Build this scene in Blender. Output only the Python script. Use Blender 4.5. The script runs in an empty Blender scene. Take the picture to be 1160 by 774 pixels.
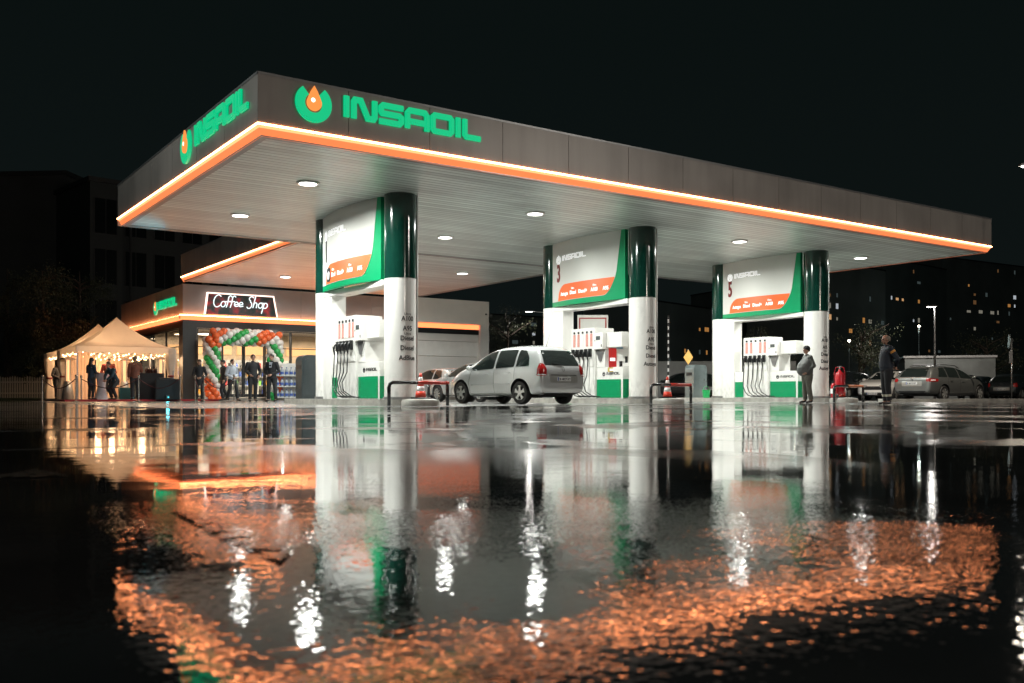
import bpy, bmesh, math, random
from mathutils import Vector, Matrix, Euler
from mathutils.bvhtree import BVHTree
from mathutils.geometry import tessellate_polygon
PI = math.pi
R_ = math.radians
random.seed(7)
sc = bpy.context.scene
COL = sc.collection

# ---------------------------------------------------------------- camera, world, exposure
F_PX = 1064.0; YH = 447.0; CAMX, CAMY, CAMZ = -6.281, -17.666, 0.28
YAW = R_(34.72)
SN, CS = math.sin(YAW), math.cos(YAW)
cam_d = bpy.data.cameras.new('camera'); cam = bpy.data.objects.new('camera', cam_d); COL.objects.link(cam)
cam.location = (CAMX, CAMY, CAMZ); cam.rotation_euler = (PI/2, 0, -YAW)
cam_d.sensor_width = 36; cam_d.lens = 36*F_PX/1160
cam_d.shift_y = (YH-387)/1160
cam_d.clip_start = 0.05; cam_d.clip_end = 2000
cam_d.dof.use_dof = True; cam_d.dof.focus_distance = 27; cam_d.dof.aperture_fstop = 5.6
sc.camera = cam
w = bpy.data.worlds.new('World'); sc.world = w; w.use_nodes = True
wn = w.node_tree.nodes; wl = w.node_tree.links
bg = wn['Background']
# a night sky: nearly black with a little green-blue, a touch lighter towards the town's horizon
tc = wn.new('ShaderNodeTexCoord'); sp = wn.new('ShaderNodeSeparateXYZ'); rp = wn.new('ShaderNodeValToRGB')
wl.new(tc.outputs['Generated'], sp.inputs[0]); wl.new(sp.outputs[2], rp.inputs[0]); wl.new(rp.outputs[0], bg.inputs[0])
rp.color_ramp.elements[0].position = 0.0; rp.color_ramp.elements[0].color = (0.0048, 0.0070, 0.0070, 1)
rp.color_ramp.elements[1].position = 0.35; rp.color_ramp.elements[1].color = (0.0032, 0.0055, 0.0053, 1)
bg.inputs[1].default_value = 1.0
sc.view_settings.view_transform = 'Standard'; sc.view_settings.look = 'None'
sc.view_settings.exposure = 0.0; sc.view_settings.gamma = 1.0
sc.cycles.use_denoising = True
sc.cycles.max_bounces = 8; sc.cycles.glossy_bounces = 5; sc.cycles.diffuse_bounces = 4
sc.cycles.transmission_bounces = 6; sc.cycles.transparent_max_bounces = 10
sc.cycles.sample_clamp_indirect = 8; sc.cycles.sample_clamp_direct = 20
sc.cycles.caustics_reflective = True; sc.cycles.caustics_refractive = False

def W(px, d, z=0.0):
    """world point seen at photo column px at depth d"""
    k = (px-580)/F_PX*d
    return Vector((CAMX + CS*k + SN*d, CAMY - SN*k + CS*d, z))
IMG_RIGHT = -YAW                      # world heading of image right
FACE_LEFT = PI - YAW; FACE_CAM = -PI/2 - YAW; FACE_AWAY = PI/2 - YAW

# ---------------------------------------------------------------- lamps
def point(name, loc, power, color, r=0.1, kind='POINT', rot=None, size=None, spread=None, spot=None, blend=.6):
    d = bpy.data.lights.new(name, kind); d.energy = power; d.color = color
    if kind in ('POINT', 'SPOT'): d.shadow_soft_size = r
    if kind == 'SPOT': d.spot_size = spot; d.spot_blend = blend
    if kind == 'AREA':
        d.shape = 'DISK'; d.size = size
        if spread: d.spread = spread
    o = bpy.data.objects.new(name, d); COL.objects.link(o); o.location = loc
    if rot: o.rotation_euler = rot
    return o
WARMW = (.97, 1.0, .94)
CEIL_LIGHTS = [(2.45, 3.45), (2.45, 8.3), (9.1, 3.4), (9.05, 8.2), (17.4, 3.4), (17.9, 8.4), (23.9, 3.4), (23.9, 8.3)]
for x, y in CEIL_LIGHTS:
    point('canopy_lamp', (x, y, 5.19), 480, WARMW, kind='AREA', size=.42, spread=R_(172))
for x, y in [(8.6, 15.5), (14.2, 15.5), (8.6, 20.8), (14.2, 20.8)]:
    point('canopy_lamp', (x, y, 5.19), 190, WARMW, kind='AREA', size=.42, spread=R_(172))

# ---------------------------------------------------------------- mesh helpers
class MB:
    def __init__(s): s.bm = bmesh.new(); s.mi = 0
    def _fin(s, faces):
        for f in faces: f.material_index = s.mi
    def box(s, c, d, rz=0, bev=0, M=None):
        m = Matrix.Translation(c) @ Matrix.Rotation(rz, 4, 'Z') @ Matrix.Diagonal((d[0], d[1], d[2], 1))
        if M is not None: m = M @ m
        r = bmesh.ops.create_cube(s.bm, size=1, matrix=m)
        vs = r['verts']; fs = list({f for v in vs for f in v.link_faces}); s._fin(fs)
        if bev:
            es = list({e for v in vs for e in v.link_edges})
            rr = bmesh.ops.bevel(s.bm, geom=es, offset=bev, segments=2, affect='EDGES', profile=.7)
            s._fin(rr['faces'])
        return s
    def bb(s, x0, x1, y0, y1, z0, z1, bev=0):
        return s.box(((x0+x1)/2, (y0+y1)/2, (z0+z1)/2), (abs(x1-x0), abs(y1-y0), abs(z1-z0)), bev=bev)
    def cyl(s, p0, p1, r0, r1=None, n=16, caps=True):
        p0 = Vector(p0); p1 = Vector(p1); r1 = r0 if r1 is None else r1
        ax = (p1-p0); L = ax.length
        q = ax.normalized().to_track_quat('Z', 'Y').to_matrix().to_4x4()
        m = Matrix.Translation((p0+p1)/2) @ q
        r = bmesh.ops.create_cone(s.bm, cap_ends=caps, cap_tris=False, segments=n, radius1=r0, radius2=max(r1, 1e-4), depth=L, matrix=m)
        s._fin({f for v in r['verts'] for f in v.link_faces}); return s
    def sph(s, c, r, n=12, sc_=(1, 1, 1), ico=False):
        m = Matrix.Translation(c) @ Matrix.Diagonal((sc_[0], sc_[1], sc_[2], 1))
        if ico: rr = bmesh.ops.create_icosphere(s.bm, subdivisions=n, radius=r, matrix=m)
        else: rr = bmesh.ops.create_uvsphere(s.bm, u_segments=n, v_segments=max(6, n*2//3), radius=r, matrix=m)
        s._fin({f for v in rr['verts'] for f in v.link_faces}); return s
    def tube(s, pts, r, n=8, closed=False):
        pts = [Vector(p) for p in pts]; N = len(pts); rings = []
        rr = r if isinstance(r, (list, tuple)) else [r]*N
        up = None
        for i, p in enumerate(pts):
            a = pts[max(i-1, 0)]; b = pts[min(i+1, N-1)]
            if closed: a = pts[(i-1) % N]; b = pts[(i+1) % N]
            t = (b-a).normalized()
            if up is None: up = Vector((0, 0, 1)) if abs(t.z) < .9 else Vector((1, 0, 0))
            x = t.cross(up)
            if x.length < 1e-4: x = t.orthogonal()
            x.normalize(); up2 = x.cross(t).normalized(); up = up2
            rings.append([s.bm.verts.new(p + x*math.cos(2*PI*k/n)*rr[i] + up2*math.sin(2*PI*k/n)*rr[i]) for k in range(n)])
        fs = []
        M = N if closed else N-1
        for i in range(M):
            A = rings[i]; B = rings[(i+1) % N]
            for k in range(n): fs.append(s.bm.faces.new((A[k], A[(k+1) % n], B[(k+1) % n], B[k])))
        if not closed:
            fs.append(s.bm.faces.new(rings[0][::-1])); fs.append(s.bm.faces.new(rings[-1]))
        s._fin(fs); return s
    def lathe(s, prof, c=(0, 0, 0), n=24, M=None, caps=True):
        rings = []
        for r, z in prof:
            ring = []
            for k in range(n):
                p = Vector((r*math.cos(2*PI*k/n), r*math.sin(2*PI*k/n), z))
                if M is not None: p = M @ p
                ring.append(s.bm.verts.new(p + Vector(c)))
            rings.append(ring)
        fs = []
        for a, b in zip(rings, rings[1:]):
            for k in range(n): fs.append(s.bm.faces.new((a[k], a[(k+1) % n], b[(k+1) % n], b[k])))
        if caps and prof[0][0] > 1e-3: fs.append(s.bm.faces.new(rings[0][::-1]))
        if caps and prof[-1][0] > 1e-3: fs.append(s.bm.faces.new(rings[-1]))
        s._fin(fs); return s
    def prism(s, poly, z0, z1, fn=None):
        """poly: 2D points; fn(x,y,z)->Vector maps to space"""
        fn = fn or (lambda x, y, z: Vector((x, y, z)))
        a = [s.bm.verts.new(fn(x, y, z0)) for x, y in poly]; b = [s.bm.verts.new(fn(x, y, z1)) for x, y in poly]
        n = len(poly); fs = []
        tris = tessellate_polygon([[Vector((x, y, 0)) for x, y in poly]])
        for t in tris:
            try: fs.append(s.bm.faces.new([b[i] for i in t]))
            except ValueError: pass
            try: fs.append(s.bm.faces.new([a[i] for i in reversed(t)]))
            except ValueError: pass
        for i in range(n):
            j = (i+1) % n
            try: fs.append(s.bm.faces.new((a[i], a[j], b[j], b[i])))
            except ValueError: pass
        s._fin(fs); return s
    def quad(s, pts):
        f = s.bm.faces.new([s.bm.verts.new(p) for p in pts]); s._fin([f]); return s
    def build(s, name, mats, parent=None, smooth=False, loc=None, rz=None, norm=True):
        bmesh.ops.remove_doubles(s.bm, verts=s.bm.verts, dist=1e-5)
        if norm: bmesh.ops.recalc_face_normals(s.bm, faces=s.bm.faces)
        me = bpy.data.meshes.new(name); s.bm.to_mesh(me); s.bm.free()
        return link(name, me, mats, parent, smooth, loc, rz)
def link(name, me, mats, parent=None, smooth=False, loc=None, rz=None):
    if not isinstance(mats, (list, tuple)): mats = [mats]
    me.materials.clear()
    for m in mats: me.materials.append(m)
    o = bpy.data.objects.new(name, me); COL.objects.link(o)
    if smooth:
        me.shade_smooth()
        if smooth == 'auto':
            me.set_sharp_from_angle(angle=R_(40))
    if parent is not None: o.parent = parent
    if loc is not None: o.location = loc
    if rz is not None: o.rotation_euler = (0, 0, rz)
    return o
def thing(name, label, cat, loc=(0, 0, 0), rz=0, group=None):
    o = bpy.data.objects.new(name, None); COL.objects.link(o); o.empty_display_size = .2
    o.location = loc; o.rotation_euler = (0, 0, rz)
    o['label'] = label; o['category'] = cat
    if group: o['group'] = group
    return o
def tag(o, label, cat, group=None, kind=None):
    o['label'] = label; o['category'] = cat
    if group: o['group'] = group
    if kind: o['kind'] = kind
    return o
def struct(o, label=None):
    o['kind'] = 'structure'
    if label: o['label'] = label
    return o
def dup(root, loc=None, rz=None, label=None, group=None):
    kids = {}
    for o in list(COL.objects):
        if o.parent is not None: kids.setdefault(o.parent.name, []).append(o)
    def cp(o, parent):
        c = o.copy(); COL.objects.link(c); c.parent = parent
        for ch in kids.get(o.name, []): cp(ch, c)
        return c
    r = cp(root, None)
    if loc is not None: r.location = loc
    if rz is not None: r.rotation_euler = (0, 0, rz)
    if label: r['label'] = label
    if group: r['group'] = group
    return r
def rounded(poly, r, n=5):
    out = []; N = len(poly)
    rr = r if isinstance(r, (list, tuple)) else [r]*N
    for i, p in enumerate(poly):
        p = Vector(p).to_2d() if len(p) == 3 else Vector(p)
        a = Vector(poly[i-1]); b = Vector(poly[(i+1) % N]); q = rr[i]
        if q <= 0: out.append((p.x, p.y)); continue
        da = (a-p); db = (b-p); q1 = min(q, da.length*.48); q2 = min(q, db.length*.48)
        s = p+da.normalized()*q1; e = p+db.normalized()*q2
        for k in range(n+1):
            t = k/n; v = s*(1-t)**2 + p*2*t*(1-t) + e*t*t; out.append((v.x, v.y))
    return out
def ribbon(pts, wd, closed=False):
    """2D polyline -> outline polygon with mitred corners (open) or (outer, inner) loops"""
    P = [Vector(p) for p in pts]; n = len(P); L = []; Rr = []
    for i in range(n):
        if closed: a, b = P[i-1], P[(i+1) % n]
        else: a, b = P[max(i-1, 0)], P[min(i+1, n-1)]
        d1 = (P[i]-a); d2 = (b-P[i])
        if d1.length < 1e-6: d1 = d2
        if d2.length < 1e-6: d2 = d1
        d1.normalize(); d2.normalize(); n1 = Vector((-d1.y, d1.x)); n2 = Vector((-d2.y, d2.x))
        m = (n1+n2)
        if m.length < 1e-4: m = n1
        m.normalize(); k = min(1/max(m.dot(n1), .4), 2)
        L.append(P[i]+m*wd/2*k); Rr.append(P[i]-m*wd/2*k)
    return L, Rr
def rib_prism(mb, pts, wd, z0, z1, fn, closed=False):
    L, Q = ribbon(pts, wd, closed); n = len(L)
    rng = range(n) if closed else range(n-1)
    va = [[mb.bm.verts.new(fn(p.x, p.y, z)) for p in arr] for arr in (L, Q) for z in (z0, z1)]
    l0, l1, q0, q1 = va; fs = []
    for i in rng:
        j = (i+1) % n
        fs += [mb.bm.faces.new((l1[i], q1[i], q1[j], l1[j])), mb.bm.faces.new((l0[i], l0[j], q0[j], q0[i])),
               mb.bm.faces.new((l0[i], l1[i], l1[j], l0[j])), mb.bm.faces.new((q0[i], q0[j], q1[j], q1[i]))]
    if not closed:
        fs += [mb.bm.faces.new((l0[0], q0[0], q1[0], l1[0])), mb.bm.faces.new((l0[-1], l1[-1], q1[-1], q0[-1]))]
    mb._fin(fs)
def textmesh(body, size, depth=.004, fn=None, align='LEFT', sx=1.0, bold=0.0, shear=0, z0=0.0):
    cu = bpy.data.curves.new('txt', 'FONT'); cu.body = body; cu.size = size; cu.extrude = depth/2
    cu.align_x = align; cu.resolution_u = 3; cu.offset = bold; cu.shear = shear
    o = bpy.data.objects.new('txt', cu); COL.objects.link(o)
    bpy.context.view_layer.update()
    me = bpy.data.meshes.new_from_object(o.evaluated_get(bpy.context.evaluated_depsgraph_get()))
    bpy.data.objects.remove(o)
    for v in me.vertices:
        x, y, z = v.co.x*sx, v.co.y, v.co.z+depth/2+z0
        v.co = fn(x, y, z) if fn else Vector((x, y, z))
    return me

# ---------------------------------------------------------------- materials
MC = {}
def mat(name, col, rough=.5, metal=0, emis=None, es=0, var=.08, vs=6.0, bump=0, bs=40, coat=0, spec=.5, trans=0, alpha=1, rvar=.1, transl=0, grime=0, streak=0):
    if name in MC: return MC[name]
    m = bpy.data.materials.new(name); m.use_nodes = True; nt = m.node_tree; N = nt.nodes; L = nt.links
    b = N['Principled BSDF']
    b.inputs['Base Color'].default_value = (*col, 1); b.inputs['Roughness'].default_value = rough
    b.inputs['Metallic'].default_value = metal; b.inputs['Specular IOR Level'].default_value = spec
    b.inputs['Coat Weight'].default_value = coat; b.inputs['Coat Roughness'].default_value = .08
    b.inputs['Transmission Weight'].default_value = trans; b.inputs['Alpha'].default_value = alpha
    tcn = N.new('ShaderNodeTexCoord')
    if var or rvar:
        nz = N.new('ShaderNodeTexNoise'); nz.inputs['Scale'].default_value = vs; nz.inputs['Detail'].default_value = 3
        L.new(tcn.outputs['Object'], nz.inputs['Vector'])
        mr = N.new('ShaderNodeMapRange'); mr.inputs[1].default_value = .2; mr.inputs[2].default_value = .8
        mr.inputs[3].default_value = 1-var*1.8; mr.inputs[4].default_value = 1+var*1.4
        L.new(nz.outputs[0], mr.inputs[0])
        mx = N.new('ShaderNodeVectorMath'); mx.operation = 'SCALE'; mx.inputs[0].default_value = col
        L.new(mr.outputs[0], mx.inputs[3]); L.new(mx.outputs[0], b.inputs['Base Color'])
        m2 = N.new('ShaderNodeMapRange'); m2.inputs[1].default_value = .15; m2.inputs[2].default_value = .85
        m2.inputs[3].default_value = max(rough*(1-rvar), .01); m2.inputs[4].default_value = min(rough*(1+rvar), 1)
        L.new(nz.outputs[0], m2.inputs[0]); L.new(m2.outputs[0], b.inputs['Roughness'])
    if grime or streak:
        src = b.inputs['Base Color'].links[0].from_socket
        gx = N.new('ShaderNodeMix'); gx.data_type = 'RGBA'; L.new(src, gx.inputs[6]); gx.inputs[7].default_value = (*[c*.45 for c in col], 1)
        gm = N.new('ShaderNodeMapping'); L.new(tcn.outputs['Object'], gm.inputs[0]); gm.inputs['Scale'].default_value = (2.6, 2.6, .30) if streak else (9, 9, 5)
        gn = N.new('ShaderNodeTexNoise'); gn.inputs['Scale'].default_value = 1; gn.inputs['Detail'].default_value = 5; L.new(gm.outputs[0], gn.inputs['Vector'])
        gr = N.new('ShaderNodeMapRange'); gr.inputs[1].default_value = .42; gr.inputs[2].default_value = .80; gr.inputs[4].default_value = streak or grime; L.new(gn.outputs[0], gr.inputs[0])
        fac = gr.outputs[0]
        if grime:
            gs = N.new('ShaderNodeSeparateXYZ'); L.new(tcn.outputs['Object'], gs.inputs[0])
            gz = N.new('ShaderNodeMapRange'); gz.inputs[1].default_value = .1; gz.inputs[2].default_value = .9; gz.inputs[3].default_value = 1; gz.inputs[4].default_value = .12; L.new(gs.outputs[2], gz.inputs[0])
            gq = N.new('ShaderNodeMath'); gq.operation = 'MULTIPLY'; L.new(fac, gq.inputs[0]); L.new(gz.outputs[0], gq.inputs[1]); fac = gq.outputs[0]
        L.new(fac, gx.inputs[0]); L.new(gx.outputs[2], b.inputs['Base Color'])
    if bump:
        n3 = N.new('ShaderNodeTexNoise'); n3.inputs['Scale'].default_value = bs; n3.inputs['Detail'].default_value = 4
        L.new(tcn.outputs['Object'], n3.inputs['Vector'])
        bp = N.new('ShaderNodeBump'); bp.inputs['Strength'].default_value = 1; bp.inputs['Distance'].default_value = bump
        L.new(n3.outputs[0], bp.inputs['Height']); L.new(bp.outputs[0], b.inputs['Normal'])
    if emis:
        b.inputs['Emission Color'].default_value = (*emis, 1); b.inputs['Emission Strength'].default_value = es
    if transl:
        out = N['Material Output']; tr = N.new('ShaderNodeBsdfTranslucent'); tr.inputs[0].default_value = (*col, 1)
        mxs = N.new('ShaderNodeMixShader'); mxs.inputs[0].default_value = transl
        L.new(b.outputs[0], mxs.inputs[1]); L.new(tr.outputs[0], mxs.inputs[2]); L.new(mxs.outputs[0], out.inputs[0])
    MC[name] = m; return m
def emat(name, col, s): return mat(name, (0.02, .02, .02), .6, emis=col, es=s, var=0, rvar=0)

M_white = mat('white_paint', (.78, .77, .74), .28, var=.018, vs=1.1, coat=.3, rvar=.05, grime=.8)
M_whitem = mat('white_matt', (.74, .73, .70), .5, var=.06, vs=2)
M_capg = mat('dark_green_gloss', (.004, .035, .024), .12, coat=.8, var=.1)
M_green = mat('signal_green', (.0, .26, .10), .3, var=.05, coat=.2)
M_panelw = mat('panel_silver_white', (.60, .60, .57), .5, metal=.15, var=.04, vs=.9)
M_orange = mat('tab_orange', (.85, .14, .03), .4, var=.12, vs=1.2)
M_dred = mat('numeral_red', (.16, .012, .012), .4, var=0)
M_black = mat('black_rubber', (.012, .013, .014), .35, var=.1)
M_blackp = mat('black_paint', (.015, .017, .018), .22, var=.1, coat=.4)
M_textw_glow = mat('text_white_glow', (.85, .85, .85), .5, emis=(1, 1, 1), es=.45, var=0)  # white print given emission to look brighter; it is no lamp
M_textk = mat('text_black', (.02, .02, .022), .5, var=0)
M_grey = mat('grey_metal', (.30, .30, .30), .35, metal=.7, var=.06)
M_steel = mat('steel', (.55, .55, .55), .25, metal=.9, var=.06)
M_red = mat('barrier_red', (.45, .03, .02), .3, var=.15, vs=9, coat=.2)
M_conew = mat('cone_white', (.8, .8, .8), .4)
M_conered = mat('cone_orange', (.75, .05, .02), .4, var=.1)
M_asph_dark = mat('charcoal_frame', (.012, .014, .016), .3, var=.1)
M_shopgrey = mat('shop_grey_cladding', (.27, .28, .285), .45, metal=.1, var=.05, vs=1.2)
M_cladwhite = mat('shop_white_cladding', (.68, .66, .63), .38, var=.05, vs=1.2)
M_led = emat('led_white_line', (1, .31, .115), 38)
M_ledo = emat('led_orange_body', (1, .22, .07), 1.25)
M_lampdisc = emat('lamp_disc', (1, .96, .9), 14)
M_glow_g = emat('letter_green', (.0, .75, .30), .75)
M_glow_gl = emat('letter_green_rim', (.16, 1, .50), 1.9)
M_glow_o = emat('drop_orange', (1, .30, .06), 1.1)
M_glow_w = emat('drop_highlight', (1, .9, .7), 2.2)
M_signw = emat('sign_white_light', (.85, 1, 1), 1.5)
M_concrete = mat('kerb_concrete', (.36, .35, .32), .35, var=.25, vs=5, bump=.004, bs=60)
M_glass = mat('clear_glass', (.95, .97, .97), .02, trans=1.0, var=0, rvar=0)
M_carglass = mat('tinted_glass', (.012, .016, .015), .05, var=0, rvar=0, coat=.5)
M_tyre = mat('tyre', (.012, .012, .012), .6)
M_rim = mat('alloy_rim', (.55, .55, .53), .3, metal=.7)
M_tail = mat('tail_lamp_red', (.30, .012, .012), .12, coat=1, emis=(1, .03, .01), es=.015, var=.2, vs=30)
M_headl = mat('head_lamp', (.5, .5, .5), .08, metal=.3, coat=1)
M_plate = mat('number_plate', (.6, .6, .6), .4)
M_skin = mat('skin', (.42, .24, .17), .5, var=.08)
M_suit = mat('suit_cloth', (.016, .018, .022), .75, var=.15)
M_shirt = mat('shirt_blue', (.45, .50, .58), .7)
M_hair = mat('dark_hair', (.015, .010, .008), .5)
M_shoe = mat('shoe_leather', (.012, .010, .010), .3)

# ---------------------------------------------------------------- ground
def ground_material(name, base, concrete=False, worn=False):
    m = bpy.data.materials.new(name); m.use_nodes = True; nt = m.node_tree; N = nt.nodes; L = nt.links
    b = N['Principled BSDF']
    geo = N.new('ShaderNodeNewGeometry')
    def noise(scale, detail=4, rough=.55, vec=None, dist=0):
        n = N.new('ShaderNodeTexNoise'); n.inputs['Scale'].default_value = scale; n.inputs['Detail'].default_value = detail
        n.inputs['Roughness'].default_value = rough; n.inputs['Distortion'].default_value = dist
        L.new(vec or geo.outputs['Position'], n.inputs['Vector']); return n.outputs[0]
    def rng(x, a, bb, c, d, smooth=False):
        r = N.new('ShaderNodeMapRange'); r.inputs[1].default_value = a; r.inputs[2].default_value = bb
        r.inputs[3].default_value = c; r.inputs[4].default_value = d
        if smooth: r.interpolation_type = 'SMOOTHSTEP'
        L.new(x, r.inputs[0]); return r.outputs[0]
    def mth(op, a, bb=None, c=None):
        n = N.new('ShaderNodeMath'); n.operation = op
        for i, v in enumerate((a, bb, c)):
            if v is None: continue
            if isinstance(v, (int, float)): n.inputs[i].default_value = v
            else: L.new(v, n.inputs[i])
        return n.outputs[0]
    # how far along the yard a point lies: the hollow that holds the big puddle is a band in front of the canopy
    dp = N.new('ShaderNodeVectorMath'); dp.operation = 'DOT_PRODUCT'; dp.inputs[1].default_value = (SN, CS, 0)
    L.new(geo.outputs['Position'], dp.inputs[0])
    dist = mth('SUBTRACT', dp.outputs['Value'], CAMX*SN + CAMY*CS)
    dl = N.new('ShaderNodeVectorMath'); dl.operation = 'DOT_PRODUCT'; dl.inputs[1].default_value = (CS, -SN, 0)
    L.new(geo.outputs['Position'], dl.inputs[0])
    lat = mth('SUBTRACT', dl.outputs['Value'], CAMX*CS - CAMY*SN)
    wob = noise(1.3, 3)
    # the yard is wet all over; water stands in the hollows, the coarser stone pokes through between them
    pn = noise(.55, 5, .6, dist=.3)
    hollow_f = rng(dist, 9.0, 14.0, 0, -.22, True)
    pud = rng(mth('ADD', pn, hollow_f), .40, .56, 0, 1, True)
    near = rng(dist, 1.2, 2.6, 1.15, .16)
    inv = mth('SUBTRACT', 1, pud)
    fine = noise(48, 0.0, .5); mid = noise(15, 3, .5); big = noise(3.2, 3, .5, dist=.5)
    vo = N.new('ShaderNodeTexVoronoi'); vo.inputs['Scale'].default_value = 95; L.new(geo.outputs['Position'], vo.inputs['Vector'])
    amp = mth('MULTIPLY', near, mth('ADD', .45, mth('MULTIPLY', rng(noise(2.3, 3, .6), .38, .62, 0, 1), 1.0)))
    hf = mth('MULTIPLY', mth('ADD', mth('ADD', mth('MULTIPLY', fine, .00025), mth('MULTIPLY', noise(97, 0.0, .5), .00015)), mth('MULTIPLY', mid, .00020)), amp)
    hv = mth('MULTIPLY', mth('MULTIPLY', vo.outputs['Distance'], .0007 if not concrete else .0002), mth('MULTIPLY', inv, near))
    hh = mth('ADD', mth('ADD', hf, hv), mth('MULTIPLY', big, .0008))
    bp = N.new('ShaderNodeBump'); bp.inputs['Strength'].default_value = 1.0; bp.inputs['Distance'].default_value = 1.0
    L.new(hh, bp.inputs['Height']); L.new(bp.outputs[0], b.inputs['Normal'])
    ro = mth('ADD', mth('MULTIPLY', inv, rng(noise(3.1, 4), .3, .7, .015, .045)), mth('MULTIPLY', pud, .02))
    if concrete: ro = mth('ADD', mth('MULTIPLY', inv, .22), mth('MULTIPLY', pud, .05))
    # raised, barely damp patches in the middle distance
    sv = N.new('ShaderNodeVectorMath'); sv.operation = 'MULTIPLY_ADD'; sv.inputs[1].default_value = (.9, .9, 1); sv.inputs[2].default_value = (13.1, 4.7, 0); L.new(geo.outputs['Position'], sv.inputs[0])
    dryn = noise(.42, 5, .62, vec=sv.outputs[0], dist=.8)
    dry = mth('MULTIPLY', rng(dryn, .52, .60, 0, 1, True), rng(dist, 3.0, 5.0, 0, 1, True))
    if not concrete and not worn:
        ro = mth('ADD', mth('MULTIPLY', ro, mth('SUBTRACT', 1, dry)), mth('MULTIPLY', dry, .19))
    L.new(ro, b.inputs['Roughness'])
    cr = N.new('ShaderNodeMix'); cr.data_type = 'RGBA'
    cr.inputs[6].default_value = (*[c*.55 for c in base], 1); cr.inputs[7].default_value = (*[c*1.3 for c in base], 1)
    L.new(rng(noise(2.0, 6), .3, .7, 0, 1), cr.inputs[0]); c2 = N.new('ShaderNodeMix'); c2.data_type = 'RGBA'; L.new(dry if not (concrete or worn) else dry, c2.inputs[0]); L.new(cr.outputs[2], c2.inputs[6]); c2.inputs[7].default_value = (*[min(c*2.0, .24) for c in base], 1); L.new(c2.outputs[2], b.inputs['Base Color'])
    b.inputs['IOR'].default_value = 1.45
    if worn: L.new(rng(noise(22, 6, .7), .44, .52, 0, .9), b.inputs['Alpha'])
    b.inputs['Coat Weight'].default_value = 0
    return m
M_asphalt = ground_material('wet_asphalt', (.030, .030, .030))
M_fore = ground_material('wet_concrete', (.20, .195, .18), True)
mb = MB(); mb.quad([(-600, -600, 0), (900, -600, 0), (900, 900, 0), (-600, 900, 0)])
struct(mb.build('ground', M_asphalt))
mb = MB(); mb.quad([(-1.2, 1.2, .004), (28.0, 1.2, .004), (28.0, 23.2, .004), (-1.2, 23.2, .004)])
struct(mb.build('forecourt', M_fore))

# ---------------------------------------------------------------- station lettering
LT = .088
def glyphs(h=.43):
    t = LT; g = []
    g.append((0, .12, [([(.06, 0), (.06, h)], False)]))
    w_ = .56
    g.append((.18, w_, [([(t/2, 0), (t/2, h-t), (t*.8, h-t/2), (.2, h-t/2), (w_-.2, t/2), (w_-t*.8, t/2), (w_-t/2, t), (w_-t/2, h)], False)]))
    g.append((.80, w_, [([(w_, h-t/2), (t, h-t/2), (t/2, h-t), (t/2, h*.58), (t*.8, h*.5), (w_-t, h*.5), (w_-t/2, h*.42), (w_-t/2, t), (w_-t, t/2), (0, t/2)], False)]))
    g.append((1.42, w_, [([(t/2, 0), (t/2, h-t*1.2), (t*1.1, h-t/2), (w_-t*1.1, h-t/2), (w_-t/2, h-t*1.2), (w_-t/2, 0)], False), ([(t, .155), (w_-t, .155)], False)]))
    g.append((2.04, w_, [([(t/2, t), (t, t/2), (w_-t, t/2), (w_-t/2, t), (w_-t/2, h-t), (w_-t, h-t/2), (t, h-t/2), (t/2, h-t)], True)]))
    g.append((2.66, .12, [([(.06, 0), (.06, h)], False)]))
    g.append((2.85, .45, [([(t/2, h), (t/2, t), (t, t/2), (.45, t/2)], False)]))
    return g
def ring_pts(r, a0, a1, n=20): return [(r*math.cos(a0+(a1-a0)*i/n), r*math.sin(a0+(a1-a0)*i/n)) for i in range(n+1)]
def drop_poly(r, top, n=18):
    pts = ring_pts(r, R_(150), R_(390), n)
    return pts + [(r*.45, (r*.5+top)*.55), (0, top), (-r*.45, (r*.5+top)*.55)]
def station_sign(parent, name, fn, s=1.0, lit=True, white=None, label=None, dep=.05):
    """round emblem + seven letters; fn maps (x right, y up, z out) in metres; letters are sub-parts"""
    def q(x0, y0): return lambda x, y, z: fn((x+x0)*s, (y+y0)*s, z)
    ex, ey = .39, .15
    m = MB()
    a = ring_pts(.285, R_(126), R_(414), 26)
    if lit:
        m.mi = 1; rib_prism(m, a, .195, .004, dep, q(ex, ey)); m.mi = 0; rib_prism(m, ring_pts(.285, R_(129), R_(411), 26), .135, dep+.001, dep+.012, q(ex, ey))
        root = m.build(name, [M_glow_g, M_glow_gl], parent)
        m = MB(); m.prism(drop_poly(.155, .34), dep-.01, dep+.03, q(ex, ey)); m.build('emblem_drop', M_glow_o, root)
        m = MB(); m.prism(ring_pts(.045, 0, 2*PI, 14)[:-1], dep+.031, dep+.036, q(ex-.03, ey+.05)); m.build('emblem_highlight', M_glow_w, root)
    else:
        rib_prism(m, ring_pts(.275, R_(121), R_(419), 26), .165, .002, dep, q(ex, ey)); m.prism(drop_poly(.13, .36), .002, dep, q(ex, ey+.05))
        root = m.build(name, white, parent)
    for x0, w_, strokes in glyphs():
        m = MB()
        for pts, cl in strokes:
            if lit:
                m.mi = 1; rib_prism(m, pts, LT+.030, .004, dep, q(x0+1.04, 0), cl)
                m.mi = 0; rib_prism(m, pts, LT-.034, dep+.001, dep+.012, q(x0+1.04, 0), cl)
            else: rib_prism(m, pts, LT, .002, dep, q(x0+1.04, 0), cl)
        if lit: m.build('letter', [M_glow_g, M_glow_gl], root)
        else: m.build('letter', white, root)
    return root

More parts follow.
